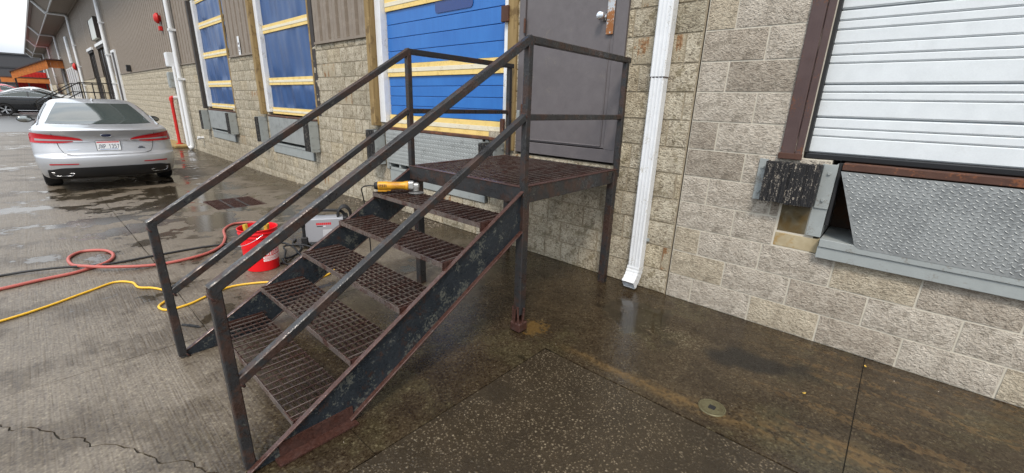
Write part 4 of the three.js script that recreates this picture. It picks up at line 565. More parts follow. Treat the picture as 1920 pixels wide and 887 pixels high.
{ // angle grinder on the top tread
  const y = 0.136 + 0.17 * 4 + 0.0025; const g = thing('angle_grinder', 'yellow angle grinder lying on the top stair tread', 'angle grinder', [-2.66, y, 1.545], 0.0);
  g.rotation.y = 0.95; g.scale.setScalar(0.92); const ye = std({ map: wear([0.86, 0.62, 0.15], [0.60, 0.40, 0.12], 0.5, 0.75), roughness: 0.45 });
  const L = (pts, m, name) => { const l = new THREE.LatheGeometry(pts.map(([a, b]) => new THREE.Vector2(a, b)), 20); l.rotateZ(-Math.PI / 2); l.scale(1, 1.0, 0.95); l.translate(0, 0.062, 0); return mesh(name, l, m, g); };
  L([[0, -0.20], [0.022, -0.198], [0.030, -0.185], [0.031, -0.172], [0.030, -0.17]], M.black, 'end_cap'); L([[0.030, -0.17], [0.033, -0.165], [0.033, -0.10], [0.031, -0.09], [0.029, 0.02], [0.036, 0.05], [0.038, 0.062], [0.03, 0.064]], ye, 'body');
  mesh('switch_paddle', [new RoundedBoxGeometry(0.075, 0.028, 0.03, 2, 0.008).translate(-0.135, 0.028, 0), new RoundedBoxGeometry(0.03, 0.02, 0.026, 2, 0.006).translate(-0.085, 0.03, 0)], ye, g);
  const al = std({ color: lin(0.62, 0.62, 0.60), roughness: 0.35, metalness: 0.7 }); mesh('gear_head', [new RoundedBoxGeometry(0.05, 0.062, 0.066, 3, 0.014).translate(0.085, 0.066, 0), new RoundedBoxGeometry(0.06, 0.045, 0.052, 3, 0.016).translate(0.12, 0.060, 0), cyl([0.122, 0.02, 0], [0.122, 0.05, 0], 0.023, 0.026, 16)], al, g);
  for (let k = 0; k < 5; k++) { const x = -0.16 + k * 0.013; mesh('vent_slot', box(x, x + 0.005, 0.055, 0.078, 0.029, 0.0335, 0.001), M.black, g); }
  mesh('disc', (() => { const l = new THREE.LatheGeometry([[0, 0.012], [0.02, 0.011], [0.062, 0.004], [0.062, 0.001], [0.02, 0.008], [0, 0.009]].map(([a, b]) => new THREE.Vector2(a, b)), 32); l.translate(0.124, 0.002, 0); return l; })(), std({ color: lin(0.22, 0.22, 0.22), roughness: 0.5, metalness: 0.5 }), g);
  // cord drops over the stringer to the ground
  g.updateMatrixWorld(true); const cordG = tube([[-2.66 - 0.178 * Math.cos(0.95), y + 0.056, 1.545 + 0.178 * Math.sin(0.95)], [-2.80, y + 0.056, 1.73], [-2.86, y + 0.03, 1.74], [-2.90, y - 0.06, 1.71], [-2.91, 0.5, 1.68], [-2.93, 0.16, 1.67], [-3.0, 0.02, 1.66], [-3.2, 0.008, 1.62], [-3.5, 0.008, 1.7], [-3.8, 0.006, 1.85]], 0.0045, 6); cordG.applyMatrix4(g.matrixWorld.clone().invert()); mesh('cord', cordG, M.black, g);
}
const onG = (pts, r, lift = {}) => pts.map(([x, z], i) => [x, gy(x) + r + (lift[i] || 0), z]);
{
  const h = (name, label, pts, r, m, lift) => { const g = mesh(name, tube(onG(pts, r, lift), r, 10, pts.length * 14), m); tag(g, label, 'hose'); return g; };
  h('air_hose', 'red rubber hose looping once on the concrete and running behind the bucket', [[-4.5, 5.6], [-4.7, 4.6], [-4.81, 3.69], [-4.86, 3.46], [-4.89, 3.26], [-5.04, 3.06], [-5.28, 3.0], [-5.5, 3.06], [-5.57, 3.19], [-5.44, 3.28], [-5.16, 3.28], [-4.92, 3.2], [-4.76, 3.06], [-4.66, 2.76], [-4.70, 2.42], [-4.86, 2.24], [-5.15, 2.12], [-5.55, 2.02], [-5.75, 1.86], [-5.66, 1.68], [-5.35, 1.6], [-5.0, 1.66], [-4.75, 1.8], [-4.45, 1.95], [-4.3, 1.98]], 0.0135, std({ color: lin(0.40, 0.10, 0.08), roughness: 0.5 }), { 10: 0.0, 11: 0.028, 12: 0.028, 3: 0, 4: 0, 9: 0 });
  h('power_cable', 'black cable lying along the concrete beside the red hose', [[-5.0, 5.6], [-5.15, 4.6], [-5.21, 3.69], [-5.06, 3.4], [-4.98, 3.08], [-4.98, 2.7], [-4.96, 2.3], [-4.85, 2.0], [-4.6, 1.75], [-4.4, 1.72], [-4.2, 1.75], [-4.02, 1.78], [-3.9, 1.85], [-3.92, 1.95], [-4.1, 1.93]], 0.010, M.black, { 3: 0.026, 4: 0.0, 7: 0, });
  h('welding_lead', 'tangled black welding lead between the bucket and the grey welder', [[-4.62, 1.60], [-4.50, 1.68], [-4.35, 1.66], [-4.22, 1.72], [-4.12, 1.82], [-4.05, 1.92], [-4.2, 1.86], [-4.38, 1.8], [-4.3, 1.66], [-4.1, 1.62], [-3.88, 1.72], [-3.86, 1.9], [-4.0, 1.98]], 0.009, M.black, { 5: 0.02, 6: 0.035, 7: 0.03, 8: 0.03, 9: 0.022, 10: 0.016 });
  h('extension_cord', 'yellow extension cord snaking over the concrete towards the stair', [[-3.6, 5.4], [-3.95, 4.4], [-4.11, 3.67], [-4.20, 3.46], [-4.35, 3.22], [-4.43, 3.07], [-4.34, 2.985], [-4.18, 2.96], [-4.10, 2.89], [-3.95, 2.83], [-3.80, 2.84], [-3.68, 2.92], [-3.58, 2.89], [-3.58, 2.77], [-3.66, 2.62], [-3.72, 2.46], [-3.66, 2.28], [-3.52, 2.1], [-3.42, 1.9], [-3.5, 1.72], [-3.72, 1.6]], 0.0085, std({ color: lin(0.72, 0.42, 0.03), roughness: 0.45 }));
}
{ // small litter
  const s = thing('plastic_strip', 'flat black plastic strip lying on the concrete left of the stair foot', 'scrap', [-3.22, 0.001, 2.83], 0.55); mesh('strip', prism([[-0.075, -0.008], [0.05, -0.012], [0.08, 0.002], [0.06, 0.012], [-0.06, 0.012]], 'y', 0, 0.005), M.black, s); mesh('fold', prism([[-0.02, -0.01], [0.05, -0.006], [0.045, 0.008], [-0.02, 0.006]], 'y', 0.005, 0.009), M.black, s);
  const leafs = [[-0.1, 0.72, 0.8, 'yellow fallen leaf on the dark apron before the block wall'], [0.13, 0.14, 2.1, 'tan leaf scrap at the joint by the wall foot']]; for (const [x, z, t, l] of leafs) { const g = new THREE.PlaneGeometry(0.022, 0.011, 6, 4), p = g.attributes.position; for (let i = 0; i < p.count; i++) { const X = p.getX(i) / 0.011, Y = p.getY(i); p.setY(i, Y * Math.sqrt(Math.max(0.02, 1 - X * X))); p.setZ(i, 0.003 + 0.004 * X * X + Math.abs(Y) * 0.3); } g.computeVertexNormals(); g.rotateX(-Math.PI / 2); const o = mesh('leaf', g, std({ color: lin(0.55, 0.36, 0.06), roughness: 0.7, side: THREE.DoubleSide })); o.position.set(x, 0.003, z); o.rotation.y = t; tag(o, l, 'leaf'); }
  const r = rng(88), geo = new THREE.IcosahedronGeometry(1, 0), im = new THREE.InstancedMesh(geo, std({ color: lin(0.16, 0.14, 0.115), roughness: 0.85 }), 1150), mt = new THREE.Matrix4(), q = new THREE.Quaternion(), cc = new THREE.Color();
  for (let i = 0; i < 1150; i++) { const a = i < 650, c = i >= 900; const x = c ? 0.6 - r() * 7 : a ? -4.0 - r() * 2.3 : -2.9 - r() * 11, z = c ? 0.1 + r() * 3 : a ? 0.05 + r() * r() * 0.75 : 0.03 + r() * r() * 0.35, s = c ? 0.0015 + 0.003 * r() * r() : 0.003 + 0.012 * r() * r(); q.setFromEuler(new THREE.Euler(r() * 6, r() * 6, r() * 6)); mt.compose(V(x, gy(x) + s * 0.4, z), q, V(s * 1.2, s * 0.7, s)); im.setMatrixAt(i, mt); const k = 0.5 + r() * 1.2 + (r() < (c ? 0.08 : 0.06) ? 2.2 : 0); im.setColorAt(i, cc.setRGB(k, k * 0.95, k * 0.88)); }
  im.name = 'gravel'; im.castShadow = im.receiveShadow = true; tag(im, 'loose gravel and grit lying on the concrete, thickest along the wall foot', 'gravel', null, 'stuff'); scene.add(im);
}

// ---------- cars ----------
const CARROWS = [ // y, rear x, front x, half width, rear corner depth, front corner depth, exponent
  [0.19, 0.22, 4.66, 0.78, 0.5, 0.6, 3], [0.23, 0.10, 4.76, 0.85, 0.5, 0.7, 3], [0.32, 0.03, 4.84, 0.895, 0.52, 0.8, 3], [0.45, 0.0, 4.87, 0.918, 0.52, 0.85, 3.0], [0.555, 0.0, 4.86, 0.924, 0.52, 0.85, 3], [0.585, 0.02, 4.845, 0.925, 0.51, 0.85, 3], [0.605, 0.075, 4.84, 0.926, 0.5, 0.85, 3], [0.66, 0.095, 4.82, 0.926, 0.5, 0.85, 3], [0.78, 0.115, 4.76, 0.922, 0.52, 0.85, 2.9], [0.88, 0.11, 4.66, 0.912, 0.55, 0.9, 2.8], [0.965, 0.065, 4.45, 0.893, 0.55, 0.95, 2.7], [0.99, 0.055, 4.30, 0.882, 0.55, 0.92, 2.65], [1.005, 0.085, 4.20, 0.875, 0.55, 0.9, 2.6], [1.03, 0.22, 3.95, 0.855, 0.5, 0.8, 2.6], [1.05, 0.42, 3.78, 0.83, 0.42, 0.6, 2.6], [1.08, 0.60, 3.62, 0.80, 0.36, 0.5, 2.7], [1.15, 0.80, 3.42, 0.765, 0.34, 0.45, 2.8], [1.25, 1.09, 3.16, 0.715, 0.34, 0.42, 2.8], [1.34, 1.40, 2.90, 0.66, 0.34, 0.40, 2.7], [1.40, 1.66, 2.70, 0.61, 0.32, 0.36, 2.6], [1.44, 1.90, 2.52, 0.53, 0.25, 0.25, 2.4], [1.462, 2.08, 2.38, 0.38, 0.1, 0.1, 2.2]];
function rowAt(y) { // smooth rows by height
  const R = CARROWS; let i = 0; while (i < R.length - 2 && R[i + 1][0] <= y) i++; const t = clamp((y - R[i][0]) / (R[i + 1][0] - R[i][0])), a = R[Math.max(0, i - 1)], b = R[i], c = R[i + 1], d = R[Math.min(R.length - 1, i + 2)];
  return b.map((v, k) => { if (k === 0) return y; const h = c[0] - b[0], m0 = i > 0 ? (c[k] - a[k]) / (c[0] - a[0]) * h : c[k] - b[k], m1 = i < R.length - 2 ? (d[k] - b[k]) / (d[0] - b[0]) * h : c[k] - b[k]; const t2 = t * t, t3 = t2 * t; return (2 * t3 - 3 * t2 + 1) * b[k] + (t3 - 2 * t2 + t) * m0 + (-2 * t3 + 3 * t2) * c[k] + (t3 - t2) * m1; });
}
const spw = (v, e) => Math.sign(v) * Math.pow(Math.abs(v), e);
function rearPt(y, z) { const [, xr, , w, a, , n] = rowAt(y), t = clamp(Math.abs(z) / w, 0, 0.9999); return V(xr + a * (1 - Math.pow(1 - Math.pow(t, n), 1 / n)), y, z); }
function sidePt(x, y, s) { const [, xr, xf, w, a, f, n] = rowAt(y); let k = 1; if (x < xr + a) k = Math.pow(Math.max(0, 1 - Math.pow((xr + a - x) / a, n)), 1 / n); else if (x > xf - f) k = Math.pow(Math.max(0, 1 - Math.pow((x - xf + f) / f, n)), 1 / n); return V(x, y, s * w * k); }
function frontPt(y, z) { const [, , xf, w, , f, n] = rowAt(y), t = clamp(Math.abs(z) / w, 0, 0.9999); return V(xf - f * (1 - Math.pow(1 - Math.pow(t, n), 1 / n)), y, z); }
function surf(fn, nu, nv, off) { // patch lying off the body by a little
  const P = [], I = [], U = [], e = 1e-3; for (let j = 0; j <= nv; j++) for (let i = 0; i <= nu; i++) { const u = i / nu, v = j / nv, p = fn(u, v), du = fn(Math.min(1, u + e), v).sub(fn(Math.max(0, u - e), v)), dv = fn(u, Math.min(1, v + e)).sub(fn(u, Math.max(0, v - e))), n = du.cross(dv).normalize(); if (n.y * 0.3 + n.x * (p.x - 2.3) * 0.4 + n.z * p.z < 0) n.negate(); p.addScaledVector(n, Math.abs(off)); P.push(p.x, p.y, p.z); U.push(u, v); }
  for (let j = 0; j < nv; j++) for (let i = 0; i < nu; i++) { const a = j * (nu + 1) + i, b = a + 1, c = a + nu + 1, d = c + 1; I.push(a, b, d, a, d, c); }
  const g = new THREE.BufferGeometry(); g.setAttribute('position', new THREE.Float32BufferAttribute(P, 3)); g.setAttribute('uv', new THREE.Float32BufferAttribute(U, 2)); g.setIndex(I); g.computeVertexNormals(); return g;
}
const rearPatch = (z0, z1, lo, hi, off, nu = 20, nv = 8) => surf((u, v) => { const z = mix(z0, z1, u); return rearPt(mix(lo(z), hi(z), v), z); }, nu, nv, -off * Math.sign(z0 - z1) * -1 * -1);
let BODYG = null;
function bodyGeo() {
  if (BODYG) return BODYG; const P = [], I = [], U = [], rows = []; const nr = 60, na = 18, ns = 14; const ys = []; for (let i = 0; i < CARROWS.length - 1; i++) for (let k = 0; k < 3; k++) ys.push(mix(CARROWS[i][0], CARROWS[i + 1][0], k / 3)); ys.push(1.462);
  for (const y of ys) { const [, xr, xf, w, a, f, n] = rowAt(y), L = []; for (let k = 0; k <= na; k++) { const p = -Math.PI / 2 + Math.PI * k / na; L.push([xr + a * (1 - Math.pow(Math.abs(Math.cos(p)), 2 / n)), w * spw(Math.sin(p), 2 / n)]); } for (let k = 1; k < ns; k++) L.push([mix(xr + a, xf - f, k / ns), w]); for (let k = 0; k <= na; k++) { const p = Math.PI / 2 - Math.PI * k / na; L.push([xf - f * (1 - Math.pow(Math.abs(Math.cos(p)), 2 / n)), w * spw(Math.sin(p), 2 / n)]); } for (let k = 1; k < ns; k++) L.push([mix(xf - f, xr + a, k / ns), -w]); rows.push(L.map(([x, z]) => { P.push(x, y, z); U.push(x, y); return P.length / 3 - 1; })); }
  const m = rows[0].length; for (let r = 0; r + 1 < rows.length; r++) for (let k = 0; k < m; k++) { const a = rows[r][k], b = rows[r][(k + 1) % m], c = rows[r + 1][k], d = rows[r + 1][(k + 1) % m]; I.push(a, b, d, a, d, c); }
  for (const [row, y, up] of [[rows[0], 0.19, 0], [rows[rows.length - 1], 1.464, 1]]) { P.push(2.2, y, 0); U.push(0, 0); const c = P.length / 3 - 1; for (let k = 0; k < m; k++) { const a = row[k], b = row[(k + 1) % m]; if (up) I.push(c, a, b); else I.push(c, b, a); } }
  let g = new THREE.BufferGeometry(); g.setAttribute('position', new THREE.Float32BufferAttribute(P, 3)); g.setAttribute('uv', new THREE.Float32BufferAttribute(U, 2)); g.setIndex(I); g.computeVertexNormals();
  const ev = new Evaluator(); ev.attributes = ['position', 'normal', 'uv']; let br = new Brush(g); br.updateMatrixWorld();
  for (const x of [1.12, 3.97]) for (const s of [-1, 1]) { const cg = new THREE.CylinderGeometry(0.365, 0.365, 0.32, 28); cg.rotateX(Math.PI / 2); const c = new Brush(cg); c.position.set(x, 0.345, s * 0.82); c.updateMatrixWorld(); const r = ev.evaluate(br, c, SUBTRACTION); br = new Brush(r.geometry); br.updateMatrixWorld(); }
  return BODYG = br.geometry;
}
M.carGlass = std({ color: lin(0.05, 0.062, 0.06), roughness: 0.05 }); M.mirror = std({ color: lin(0.35, 0.37, 0.36), roughness: 0.12, metalness: 1 }); M.tyre = std({ color: lin(0.015, 0.015, 0.016), roughness: 0.8 }); M.rim = std({ color: lin(0.55, 0.56, 0.58), roughness: 0.25, metalness: 0.9 }); M.tailRed = std({ color: lin(0.42, 0.006, 0.012), roughness: 0.12 }); M.lampClear = std({ color: lin(0.34, 0.30, 0.30), roughness: 0.15, metalness: 0.4 }); M.plasticDark = std({ color: lin(0.014, 0.014, 0.015), roughness: 0.45 });
const silver = new THREE.MeshPhysicalMaterial({ color: lin(0.50, 0.51, 0.53), metalness: 0.55, roughness: 0.38, clearcoat: 1, clearcoatRoughness: 0.06 });
const blackPaint = new THREE.MeshPhysicalMaterial({ color: lin(0.006, 0.006, 0.007), metalness: 0, roughness: 0.4, specularIntensity: 0.1, clearcoat: 1, clearcoatRoughness: 0.04 });
const whiteCar = new THREE.MeshPhysicalMaterial({ color: lin(0.66, 0.67, 0.68), metalness: 0.1, roughness: 0.4, clearcoat: 1, clearcoatRoughness: 0.05 });
const redCar = new THREE.MeshPhysicalMaterial({ color: lin(0.45, 0.02, 0.03), metalness: 0.1, roughness: 0.4, clearcoat: 1, clearcoatRoughness: 0.05 });
function car(label, pos, turn, paint, group, scale = [1, 1, 1]) {
  const c = thing('parked_car', label, 'car', pos, turn, group); c.scale.set(...scale); mesh('body', bodyGeo(), paint, c);
  for (const x of [1.12, 3.97]) for (const s of [-1, 1]) { const w = new THREE.Group(); w.name = 'wheel'; w.position.set(x, 0.325, s * 0.79); if (s < 0) w.rotation.y = Math.PI; c.add(w);
    mesh('tyre', (() => { const l = new THREE.LatheGeometry([[0.22, -0.10], [0.30, -0.11], [0.322, -0.09], [0.325, 0], [0.322, 0.09], [0.30, 0.11], [0.235, 0.105], [0.22, 0.09]].map(([a, b]) => new THREE.Vector2(a, b)), 32); l.rotateX(Math.PI / 2); return l; })(), M.tyre, w);
    const sp = [new THREE.LatheGeometry([[0.235, 0.10], [0.215, 0.095], [0.205, 0.02], [0.2, -0.08], [0, -0.08]].map(([a, b]) => new THREE.Vector2(a, b)), 28).rotateX(Math.PI / 2), cyl([0, 0, 0.02], [0, 0, 0.085], 0.05, 0.04, 14)]; for (let k = 0; k < 5; k++) { const a = k / 5 * 6.283; for (const d of [-0.13, 0.13]) sp.push(bar([Math.cos(a + d * 0.6) * 0.035, Math.sin(a + d * 0.6) * 0.035, 0.075], [Math.cos(a + d) * 0.222, Math.sin(a + d) * 0.222, 0.085], 0.028, 0.03, 0.004, V(0, 0, 1))); } mesh('rim', sp.slice(1), M.rim, w); mesh('brake_disc', sp[0], M.plasticDark, w); }
  const glass = (n, g) => mesh(n, g, M.carGlass, c);
  glass('rear_window', surf((u, v) => { const y = mix(1.062, 1.385, v), w = rowAt(y)[3] * mix(0.86, 0.80, v); return rearPt(y + 0.0 - 0.012 * Math.pow(Math.abs(u - 0.5) * 2, 3) * (1 - v) * -1, mix(-w, w, u)); }, 24, 10, -0.004));
  glass('windscreen', surf((u, v) => { const y = mix(1.07, 1.40, v), w = rowAt(y)[3] * 0.86; return frontPt(y, mix(w, -w, u)); }, 20, 8, -0.004));
  for (const s of [-1, 1]) {
    const win = (x0, x1) => surf((u, v) => { const y = mix(1.055, 1.365, v), [, xr, xf, , a, f] = rowAt(y), lo = Math.max(x0, xr + a * 0.62), hi = Math.min(x1, xf - f * 0.7); return sidePt(mix(lo, Math.max(hi, lo + 0.02), u), y, s); }, 12, 8, s > 0 ? -0.004 : 0.004);
    glass('side_window', win(0.95, 2.12)); glass('side_window', win(2.2, 3.5)); 
    const tr = []; for (let k = 0; k <= 20; k++) { const x = mix(0.9, 3.3, k / 20), p = sidePt(x, 1.048, s); p.z += s * 0.004; tr.push([p.x, p.y, p.z]); } mesh('belt_trim', tube(tr, 0.010, 6), M.chrome, c);
    const tt = []; for (let k = 0; k <= 20; k++) { const f = k / 20, y = 1.05 + 0.325 * Math.pow(Math.sin(Math.min(1, Math.max(0, f)) * Math.PI), 0.55), [, xr, xf, , a, ff] = rowAt(y), p = sidePt(mix(xr + a * 0.56, xf - ff * 0.66, f), y, s); p.z += s * 0.004; tt.push([p.x, p.y, p.z]); } mesh('window_trim', tube(tt, 0.008, 6), M.chrome, c);
    for (const x of [1.35, 2.16, 3.3]) { const ln = []; for (let k = 0; k <= 10; k++) { const y = mix(0.36, 1.03, k / 10), p = sidePt(x + (x < 1.5 ? (k / 10) * -0.12 : 0), y, s); ln.push([p.x, p.y, p.z]); } mesh('shut_line', tube(ln, 0.004, 5), M.plasticDark, c); }
    for (const x of [1.52, 2.4]) { const p = sidePt(x, 0.93, s); mesh('door_handle', new RoundedBoxGeometry(0.2, 0.028, 0.03, 2, 0.01).translate(p.x, p.y, p.z + s * 0.012), paint, c); }
    mesh('sill_trim', tube([[1.6, 0.30, s * 0.888], [2.5, 0.30, s * 0.89], [3.5, 0.30, s * 0.888]], 0.014, 6), paint === blackPaint ? M.chrome : M.plasticDark, c);
    const mg = mesh('wing_mirror', (() => { const g = new THREE.SphereGeometry(1, 18, 12); g.scale(0.10, 0.068, 0.115); g.translate(3.02, 1.045, s * 1.01); return g; })(), M.plasticDark, c); mesh('mirror_glass', (() => { const g = new THREE.SphereGeometry(1, 18, 6, 0, Math.PI * 2, 0, Math.PI / 2); g.rotateZ(Math.PI / 2); g.scale(0.012, 0.053, 0.098); g.translate(2.93, 1.045, s * 1.01); return g; })(), M.mirror, mg); mesh('mirror_shell', [(() => { const g = new THREE.TorusGeometry(1, 0.1, 8, 24); g.rotateY(Math.PI / 2); g.scale(0.12, 0.056, 0.10); g.translate(2.94, 1.045, s * 1.01); return g; })(), bar([3.03, 1.02, s * 0.82], [3.02, 1.03, s * 0.93], 0.05, 0.03)], M.plasticDark, mg);
  }
  return c;
}
{
  const c = car('silver four-door car with red tail lamps parked beside the wall', [-9.80, -0.13, 2.475], Math.PI - 0.035, silver, undefined, [1, 1, 0.97]);
  const rp = (n, z0, z1, lo, hi, m, off = 0.006, nu = 20, nv = 8) => mesh(n, surf((u, v) => { const z = mix(z0, z1, u); return rearPt(mix(lo(z), hi(z), v), z); }, nu, nv, -off), m, c);
  for (const s of [-1, 1]) { // lamps wrap the corner and taper towards the plate
    const A = s > 0 ? 0.30 : -0.905, B = s > 0 ? 0.905 : -0.30, k = (z) => clamp((Math.abs(z) - 0.30) / 0.605);
    const l = rp('tail_lamp', A, B, (z) => 0.812 - 0.028 * sst(0, 0.5, k(z)) + 0.01 * k(z), (z) => 0.826 + 0.125 * Math.pow(k(z), 0.5), M.tailRed, 0.012, 30, 8);
    const g2 = surf((u, v) => { const z = mix(A + (s > 0 ? 0.0 : 0.06), B - (s > 0 ? 0.06 : 0), u), q = k(z); return rearPt(mix(0.816 + 0.012 * q, 0.826 + 0.036 * Math.pow(q, 0.8), v), z); }, 24, 3, -0.016); mesh('clear_lens', g2, M.lampClear, l);
    const lb = s > 0 ? [0.24, 0.42] : [-0.42, -0.24]; rp('lamp_chrome', lb[0], lb[1], () => 0.806, (z) => 0.816 + 0.02 * clamp((Math.abs(z) - 0.24) / 0.2), M.chrome, 0.015);
    rp('reflector', s > 0 ? 0.42 : -0.76, s > 0 ? 0.76 : -0.42, () => 0.455, (z) => 0.47 + 0.012 * (Math.abs(z) - 0.4), M.tailRed, 0.006);
    const ex = [[0.50, 0.31], [0.76, 0.335], [0.72, 0.275], [0.54, 0.27], [0.50, 0.31]].map(([z, y]) => { const p = rearPt(y, s * z); return [p.x - 0.012, p.y, p.z]; }); mesh('exhaust_trim', new THREE.TubeGeometry(new THREE.CatmullRomCurve3(ex.map((p) => V(...p)), false, 'catmullrom', 0.1), 40, 0.006, 6), M.rim, c);
  }
  rp('diffuser', -0.80, 0.80, () => 0.20, (z) => 0.405 - 0.03 * sst(0.6, 0.8, Math.abs(z)), M.plasticDark, 0.007, 30, 8);
  rp('chrome_strip', -0.28, 0.28, () => 0.812, () => 0.826, M.chrome, 0.012);
  const ln = (pts) => { const c3 = new THREE.CatmullRomCurve3(pts.map(([z, y]) => rearPt(y, z)), false, 'catmullrom', 0.1); mesh('shut_line', new THREE.TubeGeometry(c3, 60, 0.0042, 5), M.plasticDark, c); };
  ln([[-0.66, 1.0], [-0.655, 0.93], [-0.62, 0.83], [-0.60, 0.72], [-0.56, 0.63], [-0.45, 0.60], [0, 0.59], [0.45, 0.60], [0.56, 0.63], [0.60, 0.72], [0.62, 0.83], [0.655, 0.93], [0.66, 1.0]]);
  const pr = rearPt(0.745, 0); const cv = document.createElement('canvas'); cv.width = 512; cv.height = 256; const x = cv.getContext('2d'); x.fillStyle = '#e4e6e8'; x.fillRect(0, 0, 512, 256); x.fillStyle = '#c03a44'; x.fillRect(14, 12, 484, 34); x.fillStyle = '#8fa0c0'; x.fillRect(60, 214, 392, 22); x.fillStyle = '#1f2c4a'; x.textAlign = 'center'; x.font = 'bold 150px monospace'; x.fillText('JNP 1357', 256, 196, 470);
  const tx = new THREE.CanvasTexture(cv); tx.colorSpace = THREE.SRGBColorSpace; const pg = new THREE.PlaneGeometry(0.305, 0.152); pg.rotateY(-Math.PI / 2); pg.translate(pr.x - 0.022, 0.735, 0); const pm = mesh('number_plate', pg, std({ map: tx, roughness: 0.45 }), c); mesh('plate_frame', box(pr.x - 0.0205, pr.x + 0.01, 0.652, 0.818, -0.16, 0.16, 0.006), M.plasticDark, pm);
  const em = rearPt(0.905, 0); mesh('badge', (() => { const g = new THREE.SphereGeometry(1, 24, 10); g.scale(0.008, 0.026, 0.066); g.translate(em.x - 0.006, 0.905, 0); return g; })(), std({ color: lin(0.012, 0.016, 0.05), roughness: 0.15 }), c); mesh('badge_ring', (() => { const g = new THREE.TorusGeometry(1, 0.07, 8, 32); g.rotateY(Math.PI / 2); g.scale(0.06, 0.027, 0.068); g.translate(em.x - 0.008, 0.905, 0); return g; })(), M.chrome, c);
  rp('script_badge', -0.52, -0.38, () => 0.672, () => 0.682, M.chrome, 0.006); for (const [a, b, y] of [[0.40, 0.46, 0.70], [0.38, 0.48, 0.68]]) rp('script_badge', a, b, () => y, () => y + 0.011, M.plasticDark, 0.006); 
  mesh('roof_antenna', (() => { const g = new THREE.ConeGeometry(0.035, 0.06, 12); g.scale(2, 1, 0.6); g.translate(1.86, 1.462, 0); return g; })(), silver, c);
}
car('black sedan with chrome window trim parked nose to the warehouse', [-39.35, 0, 5.24], Math.PI / 2, blackPaint);
car('pale grey crossover parked behind the black sedan', [-43.6, 0, 5.0], Math.PI / 2, whiteCar, undefined, [1, 1.13, 1.02]);
car('red vehicle parked by the posts of the orange canopy', [-57.5, 0, 6.75], Math.PI / 2, redCar, undefined, [1.05, 1.28, 1.05]);

